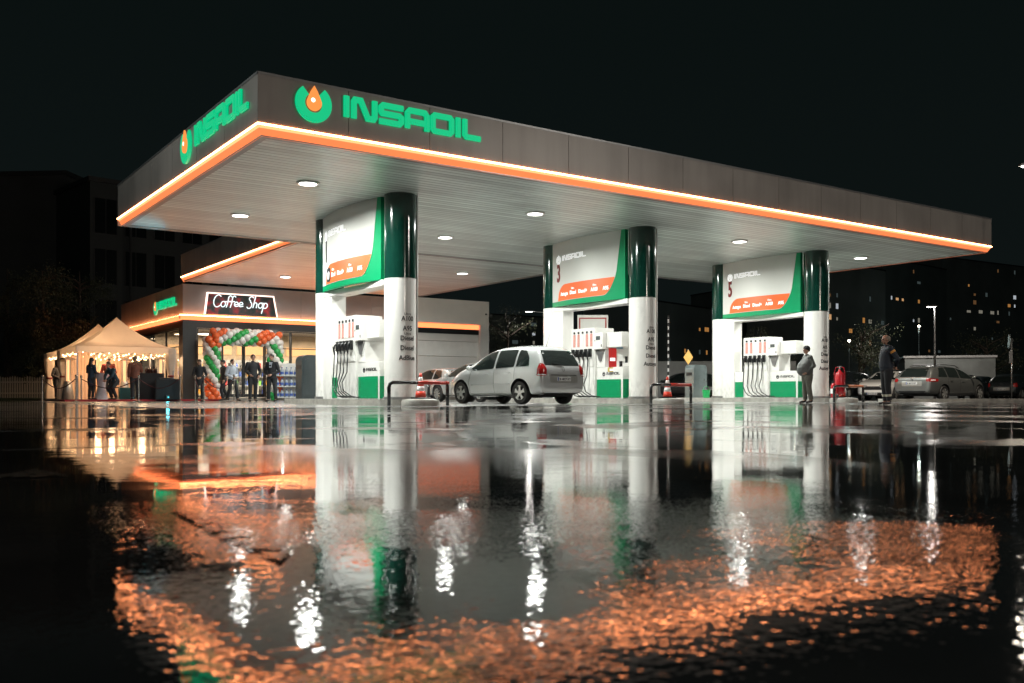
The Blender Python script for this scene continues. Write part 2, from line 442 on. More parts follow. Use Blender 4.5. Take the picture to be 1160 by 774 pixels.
# ---------------------------------------------------------------- canopy
M_ledm = emat('led_peach_blend', (1, .36, .14), 2.0)
def clad_mat(name, col, rough, metal, step, axis):
    """metal cladding with narrow joints every `step` metres along the axis"""
    m = mat(name, col, rough, metal, var=.10, vs=.8, rvar=.25)
    nt = m.node_tree; N = nt.nodes; L = nt.links; b = N['Principled BSDF']
    t = N.new('ShaderNodeTexCoord'); s = N.new('ShaderNodeSeparateXYZ'); L.new(t.outputs['Object'], s.inputs[0])
    mo = N.new('ShaderNodeMath'); mo.operation = 'FRACT'; dv = N.new('ShaderNodeMath'); dv.operation = 'DIVIDE'; dv.inputs[1].default_value = step
    L.new(s.outputs[axis], dv.inputs[0]); L.new(dv.outputs[0], mo.inputs[0])
    pp = N.new('ShaderNodeMath'); pp.operation = 'PINGPONG'; pp.inputs[1].default_value = .5; L.new(mo.outputs[0], pp.inputs[0])
    mr = N.new('ShaderNodeMapRange'); mr.inputs[1].default_value = 0; mr.inputs[2].default_value = .15; L.new(pp.outputs[0], mr.inputs[0])
    # each strip dishes slightly, unevenly
    fl = N.new('ShaderNodeMath'); fl.operation = 'FLOOR'; L.new(dv.outputs[0], fl.inputs[0])
    wn_ = N.new('ShaderNodeTexNoise'); wn_.inputs['Scale'].default_value = .5; wn_.inputs['Detail'].default_value = 2
    cb = N.new('ShaderNodeCombineXYZ')
    other = 1-axis
    sc2 = N.new('ShaderNodeMath'); sc2.operation = 'MULTIPLY'; sc2.inputs[1].default_value = 7.31; L.new(fl.outputs[0], sc2.inputs[0])
    L.new(s.outputs[other], cb.inputs[0]); L.new(sc2.outputs[0], cb.inputs[1]); L.new(cb.outputs[0], wn_.inputs['Vector'])
    ad = N.new('ShaderNodeMath'); ad.operation = 'MULTIPLY_ADD'; ad.inputs[1].default_value = .05; L.new(wn_.outputs[0], ad.inputs[0]); L.new(mr.outputs[0], ad.inputs[2])
    cv = N.new('ShaderNodeMath'); cv.operation = 'MULTIPLY_ADD'; cv.inputs[1].default_value = .30; L.new(pp.outputs[0], cv.inputs[0]); L.new(ad.outputs[0], cv.inputs[2])
    src = b.inputs['Base Color'].links[0].from_socket
    wh = N.new('ShaderNodeTexWhiteNoise'); wh.noise_dimensions = '1D'; L.new(fl.outputs[0], wh.inputs['W'])
    wv = N.new('ShaderNodeMapRange'); wv.inputs[3].default_value = .80; wv.inputs[4].default_value = 1.08; L.new(wh.outputs[0], wv.inputs[0])
    ws = N.new('ShaderNodeVectorMath'); ws.operation = 'SCALE'; L.new(src, ws.inputs[0]); L.new(wv.outputs[0], ws.inputs[3]); src = ws.outputs[0]
    dk_ = N.new('ShaderNodeMix'); dk_.data_type = 'RGBA'; dk_.inputs[6].default_value = (*[c*.25 for c in col], 1)
    L.new(mr.outputs[0], dk_.inputs[0]); L.new(src, dk_.inputs[7]); L.new(dk_.outputs[2], b.inputs['Base Color'])
    bp = N.new('ShaderNodeBump'); bp.inputs['Distance'].default_value = .006; L.new(cv.outputs[0], bp.inputs['Height']); L.new(bp.outputs[0], b.inputs['Normal'])
    return m
M_soffit = clad_mat('soffit_strip_metal', (.74, .80, .77), .36, .35, .22, 1)
M_fasc = mat('fascia_panel', (.33, .305, .28), .42, .25, var=.10, vs=.7, rvar=.2, streak=.35)
M_seam = mat('seam_dark', (.03, .03, .03), .6)
CW, CD, CH, FT = 26.62, 12.04, 5.30, 1.20
canopy = thing('fuel_canopy', 'big flat grey station canopy with glowing orange edge strip over the pumps', 'canopy')
m = MB(); m.bb(.25, CW-.25, .25, CD-.25, CH+.02, CH+.14)
m.build('soffit', M_soffit, canopy)
m = MB(); m.bb(.2, CW-.2, .2, CD-.2, CH+.16, CH+FT-.12); m.build('roof', M_seam, canopy)
def fascia_run(parent, p0, p1, z0, ft, nrm, mf, seam=1.9, ledh=.23, led=True, mm=None, corner=(0, 0)):
    """panels p0->p1 with outward normal nrm; led strip below; corner: mitre lengths (1 outer corner / 0 square)"""
    p0 = Vector((*p0, 0)); p1 = Vector((*p1, 0)); L = (p1-p0).length; d = (p1-p0)/L; n = Vector((*nrm, 0))
    def P(s, o, z): return p0 + d*s + n*o + Vector((0, 0, z))
    k = max(1, round(L/seam)); st = L/k
    for i in range(k):
        m = MB(); a, b = i*st+.006, (i+1)*st-.006; zz0, zz1 = z0+ledh, z0+ft
        v = [P(a, 0, zz0), P(b, 0, zz0), P(b, 0, zz1), P(a, 0, zz1), P(a, -.06, zz0), P(b, -.06, zz0), P(b, -.06, zz1), P(a, -.06, zz1)]
        for f in ((0, 1, 2, 3), (5, 4, 7, 6), (4, 0, 3, 7), (1, 5, 6, 2), (3, 2, 6, 7), (4, 5, 1, 0)): m.quad([v[j] for j in f])
        m.build('fascia_panel', mf, parent)
    m = MB(); v = [P(0, .012, z0+ft-.03), P(L, .012, z0+ft-.03), P(L, .012, z0+ft+.015), P(0, .012, z0+ft+.015), P(0, -.08, z0+ft+.015), P(L, -.08, z0+ft+.015)]
    m.quad(v[:4]); m.quad([v[3], v[2], v[5], v[4]]); m.build('coping', M_grey, parent)
    if led:
        # sloping diffuser: bright tube at the top, orange body running in and down
        pr = [(0.012, z0+ledh-.004), (.012, z0+ledh-.032), (-.003, z0+ledh-.036), (-.10, z0+.02), (-.13, z0+.0), (-.13, z0+ledh-.004), (-.035, z0+ledh-.09)]
        def seg(name, idx, mt):
            m = MB()
            for i, j in idx:
                (o0, za), (o1, zb) = pr[i], pr[j]
                m.quad([P(o0*corner[0]*-1 if corner[0] else 0, o0, za), P(L+(o0 if corner[1] else 0), o0, za), P(L+(o1 if corner[1] else 0), o1, zb), P(o1*corner[0]*-1 if corner[0] else 0, o1, zb)])
            return m.build(name, mt, parent)
        body = seg('led_strip', [(6, 3), (3, 4), (4, 5)], M_ledo); soft = seg('led_glow', [(2, 6)], M_ledm); soft.parent = body
        top = seg('led_tube', [(5, 0), (0, 1), (1, 2)], M_led); top.parent = body
fascia_run(canopy, (0, CD), (0, 0), CH, FT, (-1, 0), M_fasc, corner=(1, 1))
fascia_run(canopy, (0, 0), (CW, 0), CH, FT, (0, -1), M_fasc, corner=(1, 1))
fascia_run(canopy, (CW, 0), (CW, CD), CH, FT, (1, 0), M_fasc, corner=(1, 1))
m = MB(); m.bb(0, CW, CD-.06, CD, CH, CH+FT); m.build('rear_fascia', M_fasc, canopy)
m = MB()
for (a, b, c_, d_) in ((.10, .27, .10, CD-.1), (CW-.27, CW-.10, .10, CD-.1)): m.bb(a, b, c_, d_, CH+.003, CH+.12)
m.bb(.27, CW-.27, .10, .27, CH+.003, CH+.12); m.bb(.27, CW-.27, CD-.27, CD-.1, CH+.003, CH+.12)
m.build('edge_trim', M_grey, canopy)
def ceil_light(x, y, parent, z=CH+.02):
    m = MB(); m.lathe([(.27, z-.0), (.27, z-.035), (.215, z-.045), (.215, z-.02)], (x, y, 0), 20)
    o = m.build('ceiling_light', M_white, parent, smooth='auto')
    m = MB(); m.cyl((x, y, z-.015), (x, y, z-.03), .205, n=20); m.build('lamp_lens', M_lampdisc, o)
for x, y in CEIL_LIGHTS: ceil_light(x, y, canopy)
station_sign(canopy, 'front_sign', lambda x, y, z: Vector((.74+x, -.002-z, 5.93+y)))
station_sign(canopy, 'side_sign', lambda x, y, z: Vector((-.002-z, 5.17-x, 5.93+y)), s=1.08)
# link canopy running back to the shop
LX0, LX1, LY1 = 5.45, 17.35, 25.0
linkc = thing('link_canopy', 'lower grey canopy wing with orange edge strip joining the pumps to the shop', 'canopy')
m = MB(); m.bb(LX0+.25, LX1-.2, CD+.01, LY1, CH+.02, CH+.14); m.build('soffit', M_soffit, linkc)
m = MB(); m.bb(LX0+.2, LX1-.15, CD+.01, LY1, CH+.16, CH+FT-.12); m.build('roof', M_seam, linkc)
fascia_run(linkc, (LX0, LY1+.2), (LX0, CD+.02), CH, FT, (-1, 0), M_fasc, corner=(0, 0))
m = MB(); m.bb(LX1-.06, LX1, CD+.01, LY1, CH, CH+FT); m.build('side_fascia', M_fasc, linkc)
for a, b in ((LX0+.08, LX0+.25), (LX1-.2, LX1-.07)): m = MB(); m.bb(a, b, CD+.05, LY1, CH+.003, CH+.12); m.build('edge_trim', M_grey, linkc)
for x, y in [(8.6, 15.5), (14.2, 15.5), (8.6, 20.8), (14.2, 20.8)]: ceil_light(x, y, linkc)

# ---------------------------------------------------------------- islands, portals, pumps
VN, VF, CR = 3.5, 7.85, .41
def stadium(x, y0, y1, r, n=12):
    return [(x+r*math.cos(PI+PI*i/n), y0+r+r*math.sin(PI+PI*i/n)) for i in range(n+1)] + [(x+r*math.cos(PI*i/n), y1-r+r*math.sin(PI*i/n)) for i in range(n+1)]
PANEL_U = .36
def portal(c, num, words, badge, lab):
    t = thing('pump_portal', lab, 'pump portal')
    def col(y, nm):
        m = MB(); m.cyl((c, y, .152), (c, y, 3.2), CR, n=40, caps=False)
        o = m.build('column', M_white, t, smooth=True)
        m = MB(); m.cyl((c, y, 3.2), (c, y, CH+.018), CR+.006, n=40, caps=False); m.build('column_cap', M_capg, t, smooth=True)
        m = MB(); m.tube([(c+(CR+.02)*math.cos(R_(-40)), y+(CR+.02)*math.sin(R_(-40)), z) for z in (.16, CH)], .022, 8); m.build('edge_tube', M_white, t, smooth=True)  # thin white tube down one side of the column
        m = MB(); m.cyl((c, y, .152), (c, y, .22), CR+.03, n=40); m.build('base_ring', M_grey, t, smooth='auto')
        return o
    col(VF, 'far'); near = col(VN, 'near')
    m = MB(); m.bb(c-.34, c+.10, 6.98, 7.56, .152, 3.08, bev=.01); m.build('pier', M_white, t)
    m = MB(); m.bb(c-.36, c+.12, VN+.28, VF-.28, 3.05, 3.198, bev=.01); m.build('lintel', M_white, t)
    S0, S1 = VF-.32, VN+.38; SL = S0-S1                  # s runs from the far end to the near end
    def cp(s, z, o):
        tt = min(max(s/SL, 0), 1)
        return Vector((c-PANEL_U-.22*math.sin(PI*tt)-o, S0-s, z+3.2))
    def strip(poly_top, poly_bot, o, name, mt, par, n=28, thick=.02, s0=0, s1=SL):
        """panel between two z(s) curves"""
        m = MB(); prev = None
        for i in range(n+1):
            s = s0+(s1-s0)*i/n; za, zb = poly_bot(s), poly_top(s)
            cur = [m.bm.verts.new(cp(s, z, oo)) for z, oo in ((za, o), (zb, o), (zb, o-thick), (za, o-thick))]
            if prev:
                for k in range(4): m.bm.faces.new((prev[k], cur[k], cur[(k+1) % 4], prev[(k+1) % 4]))
            else: m.bm.faces.new(cur)
            prev = cur
        m.bm.faces.new(prev[::-1])
        return m.build(name, mt, par, smooth='auto')
    T = CH-3.2+.015
    back = strip(lambda s: T, lambda s: 0, 0, 'sign_panel', M_green, t, thick=.12)
    # silver-white face: its right edge leans inwards and sweeps round into the green foot
    zr = lambda s: .16 if s < 2.95 else .16+.62*((s-2.95)/(3.50-2.95))**2 if s < 3.50 else .78+(s-3.50)/.20*1.32
    e = SL-.15
    strip(lambda s: T-.004, lambda s: min(zr(s*3.70/e), T-.02), .006, 'silver_face', M_panelw, back, n=60, s0=.02, s1=e)
    # the orange tab with one rounded shoulder
    a, b_ = .42, e*3.50/3.70
    def ztop(s): return .70 if s > a+.5 else .18+.52*math.sqrt(max(0, 1-((a+.5-s)/.5)**2))
    strip(ztop, lambda s: min(zr(s*3.70/e)+.012, .69), .012, 'orange_tab', M_orange, back, n=60, s0=a, s1=b_-.06)
    station_sign(back, 'panel_emblem', lambda x, y, z: cp(.30+x, 1.47+y, .010+z), s=.40, lit=False, white=M_textw_glow, dep=.012)
    me = textmesh(num, .80, .012, lambda x, y, z: cp(.34+x, .82+y, .012+z), sx=.62, bold=.022); link('numeral', me, M_dred if not badge else M_textk, back)
    m = MB(); sx0 = .62 + (.36 if badge else 0)
    PO = [.62, 1.20, 1.68, 2.28, 2.80] if not badge else [1.0, 1.50, 2.12, 2.66]
    for i, (wd, up) in enumerate(words):
        pos = PO[i]
        link('fuel_name', textmesh(wd, .17, .008, lambda x, y, z, p=pos: cp(p+x, .33+y, .018+z), sx=.82, bold=.004), M_textw_glow, back)
        if up: link('fuel_name', textmesh('Ultra', .10, .008, lambda x, y, z, p=pos: cp(p+.08+x, .49+y, .018+z), sx=.8), M_textw_glow, back)
    m.bm.free()
    if badge:
        m = MB(); m.prism(rounded([(.56, .22), (.90, .22), (.90, .60), (.56, .60)], .08), .019, .026, lambda x, y, z: cp(x, y, z)); m.build('badge', M_textk, back)
        link('badge_mark', textmesh('e', .42, .006, lambda x, y, z: cp(.62+x, .30+y, .028+z), bold=.012, shear=.3), M_textw_glow, back)
    # fuel names wrapped round the near column
    def cyl(x, y, z, z0):
        an = R_(-92) + x/CR
        return Vector((c+(CR+.002+z)*math.cos(an), VN+(CR+.002+z)*math.sin(an), z0+y))
    last = 'AdBlue' if badge else 'Autogas'
    for i, (wd, up) in enumerate([('A100', True), ('A95', False), ('Diesel', True), ('Diesel', False), (last, False)]):
        z0 = 2.12-i*.245
        link('fuel_name', textmesh(wd, .17, .003, lambda x, y, z, z0=z0: cyl(x, y, z, z0), align='CENTER', sx=.9, bold=.003), M_textk, near)
        if up: link('fuel_name', textmesh('Ultra', .09, .003, lambda x, y, z, z0=z0+.14: cyl(x, y, z, z0), align='CENTER'), M_textk, near)
    return t
ISL = [4.95, 13.2, 21.45]
for k, c in enumerate(ISL):
    m = MB(); m.prism(stadium(c, 2.75, 10.2, .72), .004, .15)
    o = m.build('pump_island', M_concrete, None)
    tag(o, ['long pale kerbed island under pump one, nearest the shop', 'long pale kerbed island under pump three, behind the silver minivan', 'long pale kerbed island under pump five, beside the man in grey'][k], 'kerb island', 'kerbed islands under the pumps')
    m = MB(); m.lathe([(.46, .004), (.47, .10), (.44, .15), (.30, .172), (0.001, .175)], (c-.10, 2.28, 0), 28)
    o = m.build('island_nose', M_concrete, None, smooth='auto')
    tag(o, ['round low concrete nose with a cone on it before pump one', 'round low concrete nose with a cone on it before pump three', 'round low concrete nose beside the red extinguisher'][k], 'kerb block', 'round concrete noses')
W3 = [('Autogas', False), ('Diesel', True), ('Diesel+', False), ('A100', True), ('A95', False)]
W1 = [('Diesel', True), ('Diesel+', False), ('A100', True), ('A95', False)]
portal(ISL[0], '1', W1, True, 'white-columned portal with black numeral and round badge on its sign panel, nearest the shop')
portal(ISL[1], '3', W3, False, 'middle white-columned portal with sign panel, standing beyond the silver minivan')
portal(ISL[2], '5', W3, False, 'farthest white-columned portal with sign panel, beside the heavy man in grey')
M_pink = mat('grade_label', (.62, .30, .26), .4, var=.15, vs=30)
M_display = mat('display_grey', (.10, .11, .11), .15)
def pump(c, lab):
    t = thing('fuel_pump', lab, 'fuel pump', (c, 0, .152), 0, 'fuel pumps on the islands')
    m = MB(); m.bb(-.33, .40, 4.02, 6.96, 0, .98, bev=.015); cab = m.build('base_cabinet', M_white, t)
    m = MB(); m.bb(-.345, -.331, 4.10, 5.24, .03, .60); m.build('green_panel', M_green, cab)
    m = MB(); m.bb(-.345, -.331, 6.50, 6.93, .03, .60); m.build('green_panel', M_green, cab)
    m = MB(); m.bb(-.325, .395, 4.006, 4.019, .03, .60); m.build('green_panel', M_green, cab)
    station_sign(cab, 'cabinet_emblem', lambda x, y, z: Vector((-.332-z, 4.98-x, .74+y)), s=.19, lit=False, white=M_textk, dep=.006)
    m = MB(); m.bb(-.40, .38, 5.26, 6.46, .0, 2.25, bev=.02); m.build('hose_tower', M_white, t)
    m = MB(); m.bb(-.42, -.401, 5.30, 6.42, 1.02, 1.56); m.build('nozzle_recess', M_whitem, t)
    m = MB(); m.bb(-.46, .30, 4.82, 5.255, 1.55, 2.06, bev=.015); hd = m.build('display_head', M_white, t)
    m = MB(); m.bb(-.468, -.461, 4.94, 5.14, 1.84, 1.96); m.build('display', M_display, hd)
    m = MB(); m.bb(-.464, -.461, 5.18, 5.21, 1.80, 1.84); m.bb(-.464, -.461, 4.86, 4.90, 1.62, 1.70); m.build('keypad', M_textk, hd)
    m = MB(); m.bb(-.30, .30, 4.10, 4.81, 1.60, 2.06, bev=.015); m.build('side_head', M_white, t)
    m = MB(); m.bb(-.34, .28, 4.84, 5.25, .98, 1.55, bev=.01); nk = m.build('neck', M_whitem, t)
    m = MB(); m.prism([(4.86, .54), (5.23, .54), (5.10, .20), (5.0, .20)], .34, .38, lambda x, y, z: Vector((-z, x, y+.98))); m.build('wedge', M_grey, nk)
    for i in range(5):
        y = 6.30-i*.215
        m = MB(); m.bb(-.412, -.402, y-.055, y+.055, 1.66, 2.06); m.build('grade_label', M_pink if i != 2 else M_whitem, t)
        m = MB(); m.bb(-.414, -.402, y-.04, y+.04, 2.08, 2.15); m.build('grade_plate', M_textk, t)
        m = MB(); m.box((-.46, y, 1.45), (.09, .10, .26), bev=.02)                       # boot
        m.tube([(-.50, y, 1.52), (-.55, y, 1.46), (-.57, y, 1.34), (-.55, y, 1.22)], [.02, .026, .024, .022], 8)
        m.tube([(-.50, y, 1.34), (-.585, y, 1.30), (-.60, y, 1.44)], .012, 6)
        nz = m.build('nozzle', M_black, t, smooth='auto')
        m = MB(); k = i*.03
        m.tube([(-.55, y, 1.22), (-.56, y+.01, 1.0), (-.57, y+.02, .72), (-.60-k, y, .44), (-.60-k, y-.10, .22), (-.58, y-.24, .09), (-.50, y-.40-.02*i, .05), (-.42, y-.46, .06)], .017, 8)
        m.build('hose', M_black, t, smooth=True)
    return t
pump(ISL[0], 'white pump with green panels under the portal numbered 1, nearest the shop')
pump(ISL[1], 'white pump with green panels under the portal numbered 3, partly behind the minivan')
pump(ISL[2], 'white pump with green panels under the portal numbered 5, beside the man in grey')

def rail(c, lab, colr):
    t = thing('bollard_rail', lab, 'guard rail', (c, 0, 0), 0, 'guard rails before the islands')
    z = .56; r = .042
    pts = [(-1.15, 1.9, .004), (-1.15, 1.9, z-.12), (-1.13, 1.9, z-.04), (-1.05, 1.9, z), (-.95, 1.9, z), (-.40, 1.9, z)]
    m = MB(); m.tube(pts, r, 12); m.build('rail_post', M_blackp, t, smooth=True)
    m = MB(); m.tube([(-.399, 1.9, z), (.36, 1.9, z)], r+.002, 12); m.build('rail_bar', colr, t, smooth=True)
    m = MB(); m.tube([(.361, 1.9, z), (.45, 1.92, z), (.50, 1.99, z), (.50, 2.15, z), (.50, 2.9, z)], r, 12); m.build('side_bar', colr, t, smooth=True)
    m = MB(); m.tube([(.43, 1.9, .004), (.43, 1.9, z-.03)], r, 12); m.build('rail_post', M_blackp, t, smooth=True)
    m = MB(); m.tube([(.50, 2.95, .004), (.50, 2.95, z)], r, 12); m.build('rail_post', M_blackp, t, smooth=True)
    m = MB()
    for x, y in ((-1.15, 1.9), (.43, 1.9)): m.cyl((x, y, .004), (x, y, .016), .09, n=16)
    m.build('foot_plate', M_grey, t)
rail(ISL[0], 'black and red tubular guard rail before pump one', M_red)
rail(ISL[1], 'black and red tubular guard rail before pump three', M_red)
M_railo = mat('rail_faded_orange', (.40, .12, .05), .3, var=.2, vs=9)
rail(ISL[2], 'black and faded orange tubular guard rail by the red extinguisher', M_railo)
def cone(loc, lab):
    t = thing('traffic_cone', lab, 'traffic cone', loc, 0, 'traffic cones on the island ends')
    m = MB(); m.box((0, 0, .022), (.36, .36, .04), bev=.012); m.build('base', M_blackp, t)
    def rr(z): return .135-(.135-.028)*(z-.04)/.58
    def band(z0, z1, mt, nm):
        m = MB(); m.lathe([(rr(z0), z0), (rr(z1), z1)], n=24)
        if z1 > .6: m.lathe([(rr(z1), z1), (.001, z1+.008)], n=24)
        m.build(nm, mt, t, smooth=True)
    band(.04, .19, M_conered, 'cone_body'); band(.19, .31, M_conew, 'reflective_band'); band(.31, .42, M_conered, 'cone_body'); band(.42, .53, M_conew, 'reflective_band'); band(.53, .62, M_conered, 'cone_tip')
cone((ISL[0]-.10, 2.28, .172), 'red and white cone on the round nose before pump one')
cone((ISL[1]-.14, 2.28, .172), 'red and white cone on the round nose before pump three')
# wheeled extinguisher on island five
M_ext = mat('extinguisher_red', (.42, .012, .02), .2, coat=.8, var=.1)
t = thing('wheeled_extinguisher', 'big red wheeled fire extinguisher behind the faded orange rail', 'fire extinguisher', (ISL[2]-.30, 2.3, .175), R_(20))
t.scale = (.82, .82, .92)
m = MB(); m.lathe([(.10, .10), (.17, .16), (.185, .25), (.185, .78), (.16, .90), (.06, .98), (.045, 1.04), (.001, 1.04)], n=24); m.build('cylinder', M_ext, t, smooth=True)
m = MB(); m.tube([(.0, -.2, .1), (.0, -.22, .9), (0, -.16, 1.12), (0, .16, 1.12), (0, .22, .9), (0, .2, .1)], .016, 8); m.build('frame', M_ext, t, smooth=True)
for s in (-1, 1):
    m = MB(); m.cyl((.05, s*.25, .12), (.05, s*.29, .12), .12, n=20); m.build('wheel', M_black, t)
m = MB(); m.tube([(0, 0, 1.04), (.05, .06, 1.12), (.16, .10, 1.0), (.2, .1, .7), (.2, .02, .45), (.2, -.1, .6), (.18, -.1, .85)], .014, 8); m.build('hose', M_black, t, smooth=True)
m = MB(); m.tube([(0, 0, 1.04), (0, 0, 1.12)], .03, 10); m.box((0, .0, 1.15), (.05, .16, .03)); m.build('valve', M_steel, t)
m = MB(); m.bb(.186, .19, -.09, .09, .40, .66); m.build('label', M_conew, t)
t = thing('fire_extinguisher', 'small red fire extinguisher left of the big wheeled one', 'fire extinguisher', (ISL[2]-.62, 2.32, .172), 0)
m = MB(); m.lathe([(.075, 0), (.085, .02), (.085, .40), (.06, .47), (.025, .50), (.001, .50)], n=20); m.build('cylinder', M_ext, t, smooth=True)
m = MB(); m.box((0, 0, .54), (.03, .14, .03)); m.box((0, .02, .52), (.05, .05, .05)); m.build('handle', M_black, t)
m = MB(); m.bb(-.09, -.084, -.05, .05, .14, .30); m.build('label', M_conew, t)
cone((ISL[2]+.05, 2.42, .172), 'red and white cone behind the big red extinguisher')
# service units (bin and squeegee cabinet) at the far island ends
M_unit_shaded = mat('unit_grey_shaded', (.035, .045, .048), .35, metal=.2, var=.1)  # same grey cabinet with its shade put into the colour
M_unit = mat('unit_grey', (.16, .19, .19), .25, metal=.3, coat=.3, var=.1)
def service_unit(c, lab, bucket):
    t = thing('service_unit', lab, 'service cabinet', (c, 9.3, .152), 0)
    m = MB(); m.prism(rounded([(-.38, 0), (.38, 0), (.38, 1.32), (-.38, 1.32)], [0, 0, .22, .22], 8), -.24, .24, lambda x, y, z: Vector((x, z, y)))
    mu = M_unit if bucket else M_unit_shaded
    b = m.build('cabinet', mu, t, smooth='auto')
    m = MB(); m.prism(rounded([(-.31, .10), (.31, .10), (.31, 1.22), (-.31, 1.22)], [.03, .03, .18, .18], 8), .241, .252, lambda x, y, z: Vector((x, -z, y))); m.build('door', mu, b)
    m = MB(); m.box((.2, -.262, .72), (.03, .02, .10), bev=.004); m.build('handle', M_steel, b)
    m = MB(); m.box((-.385, 0, .95), (.012, .30, .12)); m.build('bin_slot', M_black, t)
service_unit(ISL[0], 'rounded service cabinet, coloured as if shaded, at the shop end of island one', False)
service_unit(ISL[2], 'grey rounded service cabinet at the far end of island five', True)
M_bucket = mat('bucket_green', (.02, .42, .12), .35)
t = thing('bucket', 'small bright green bucket beside the grey rounded cabinet', 'bucket', W(800, 35.6, .152), 0)
m = MB(); m.lathe([(.001, 0), (.12, 0), (.15, .30), (.158, .30), (.158, .285), (.142, .285), (.112, .02), (.001, .02)], n=24); m.build('pail', M_bucket, t, smooth='auto')
m = MB(); m.tube([(.155*math.cos(a), 0, .29+.15*math.sin(a)) for a in [PI*i/12 for i in range(13)]], .007, 6); m.build('handle', M_bucket, t, smooth=True)
# posters fixed beside pump three, price board behind
def poster(px, d, z0, z1, w_, lab, base, marks, heading=-YAW):
    t = thing('poster', lab, 'poster', W(px, d, 0), heading)
    m = MB(); m.bb(-w_/2, w_/2, 0, .012, z0, z1); p = m.build('sheet', base, t)
    for (a, b_, c_, d_, mt) in marks:
        m = MB(); m.bb(a, b_, -.004, -.0005, z0+c_, z0+d_); m.build('printed_patch', mt, p)
    m = MB(); m.bb(-.015, .015, .013, .04, .16, z1-.05); m.build('stand', M_grey, t)
M_posr = mat('poster_red', (.45, .02, .02), .35); M_posy = mat('poster_yellow', (.6, .45, .12), .4); M_posb = mat('poster_blue', (.25, .42, .55), .4)
PDD = 28.9
poster(694, 29.2, 1.12, 1.72, .24, 'red poster right of pump three', M_posr, [(-.08, .08, .20, .30, M_textw_glow)])
poster(702, 29.25, 1.32, 1.90, .22, 'pale blue and white poster beside the red one at pump three', M_whitem, [(-.10, .10, .38, .55, M_posb)])
poster(709.5, 29.3, 1.05, 2.12, .24, 'tall white notice sheet beside the near column of pump three', M_whitem, [(-.04, .04, .75, .95, M_posb), (-.04, .04, .22, .42, M_textk), (-.09, .09, .02, .10, M_textk)])
poster(698, 29.1, .98, 1.12, .52, 'low yellow strip under the posters at pump three', M_posy, [(-.2, .0, .03, .10, M_textw_glow)])
t = thing('price_board', 'white board with thin red frame standing behind pump three', 'board', W(671.5, 34.5, 0), -YAW)
m = MB(); m.bb(-.56, .56, 0, .06, 1.2, 3.2, bev=.01); p = m.build('board', M_white, t)
m = MB()
for a, b_, c_, d_ in ((-.50, .50, 3.06, 3.10), (-.50, -.46, 1.3, 3.06), (.46, .50, 1.3, 3.06)): m.bb(a, b_, -.008, -.001, c_, d_)
m.build('red_border', M_posr, p)
m = MB(); m.bb(-.17, -.0, -.008, -.001, 2.52, 2.72); m.bb(.05, .22, -.008, -.001, 2.60, 2.72); m.bb(.05, .12, -.008, -.001, 2.52, 2.6); m.build('red_mark', M_posr, p)
for s in (-.4, .4):
    m = MB(); m.cyl((s, .03, 0), (s, .03, 1.2), .03); m.build('post', M_grey, t)

# ---------------------------------------------------------------- shop
SX0, SX1, SY0, SY1, SH = 5.5, 21.6, 25.1, 37.2, 5.22
shop = thing('shop_building', 'low grey station shop with glass front, orange edge strip and lit sign', 'shop', (0, 0, 0))
M_floor = mat('shop_floor', (.30, .28, .25), .25); M_cream = mat('shop_cream_wall', (.62, .50, .36), .6, var=.15, vs=1.5)
M_ceil = mat('shop_dark_ceiling', (.10, .10, .10), .7)
m = MB(); m.bb(SX0+.1, SX1-.1, SY0+.1, SY1-.1, .004, .14); m.build('floor', M_floor, shop)
m = MB(); m.bb(SX0+.1, SX1-.1, SY0+.12, SY1-.1, SH-.3, SH-.05); m.build('roof', M_seam, shop)
m = MB(); m.bb(SX0+.15, SX1-.15, SY0+.3, SY1-.1, 3.42, 3.5); m.build('ceiling', M_ceil, shop)
m = MB(); m.bb(SX0+.1, SX1-.1, SY1-.1, SY1, .004, SH); m.build('rear_wall', M_shopgrey, shop)
m = MB(); m.bb(SX1-.1, SX1, SY0, SY1-.1, .004, SH); m.build('side_wall', M_shopgrey, shop)
m = MB(); m.bb(SX0+.3, SX1-.3, 31.0, 31.15, .14, 3.42); m.build('inner_wall', M_cream, shop)
def cladrun(p0, p1, nrm, z0, z1, mt, n, name='fascia_panel'):
    p0 = Vector((*p0, 0)); p1 = Vector((*p1, 0)); d = (p1-p0)/n; nn = Vector((*nrm, 0)); dd = d.normalized()
    for i in range(n):
        a = p0+d*i+dd*.005; b = p0+d*(i+1)-dd*.005; m = MB()
        v = [a+nn*o+Vector((0, 0, z)) for o in (0, -.08) for z in (z0, z1)] + [b+nn*o+Vector((0, 0, z)) for o in (0, -.08) for z in (z0, z1)]
        for f in ((0, 4, 5, 1), (2, 3, 7, 6), (0, 1, 3, 2), (4, 6, 7, 5), (1, 5, 7, 3), (0, 2, 6, 4)): m.quad([v[j] for j in f])
        m.build(name, mt, shop)
def ledrun(p0, p1, nrm, z):
    p0 = Vector((*p0, 0)); p1 = Vector((*p1, 0)); nn = Vector((*nrm, 0))
    P = lambda p, o, zz: p+nn*o+Vector((0, 0, zz))
    m = MB(); pr = [(.10, z+.19), (.16, z+.12), (.15, z+.03), (.06, z)]
    for (a, za), (b, zb) in zip(pr, pr[1:]): m.quad([P(p0, a, za), P(p1, a, za), P(p1, b, zb), P(p0, b, zb)])
    m.quad([P(p0, .06, z), P(p1, .06, z), P(p1, -.02, z), P(p0, -.02, z)])
    o = m.build('led_strip', M_ledo2, shop)
    m = MB(); m.quad([P(p0, -.02, z+.23), P(p1, -.02, z+.23), P(p1, .10, z+.19), P(p0, .10, z+.19)]); m.build('led_tube', M_led, o)
M_ledo2 = emat('led_orange_shop', (1, .19, .06), 2.8)
cladrun((SX0, SY1), (SX0, SY0), (-1, 0), 3.86, SH, M_fasc, 8)
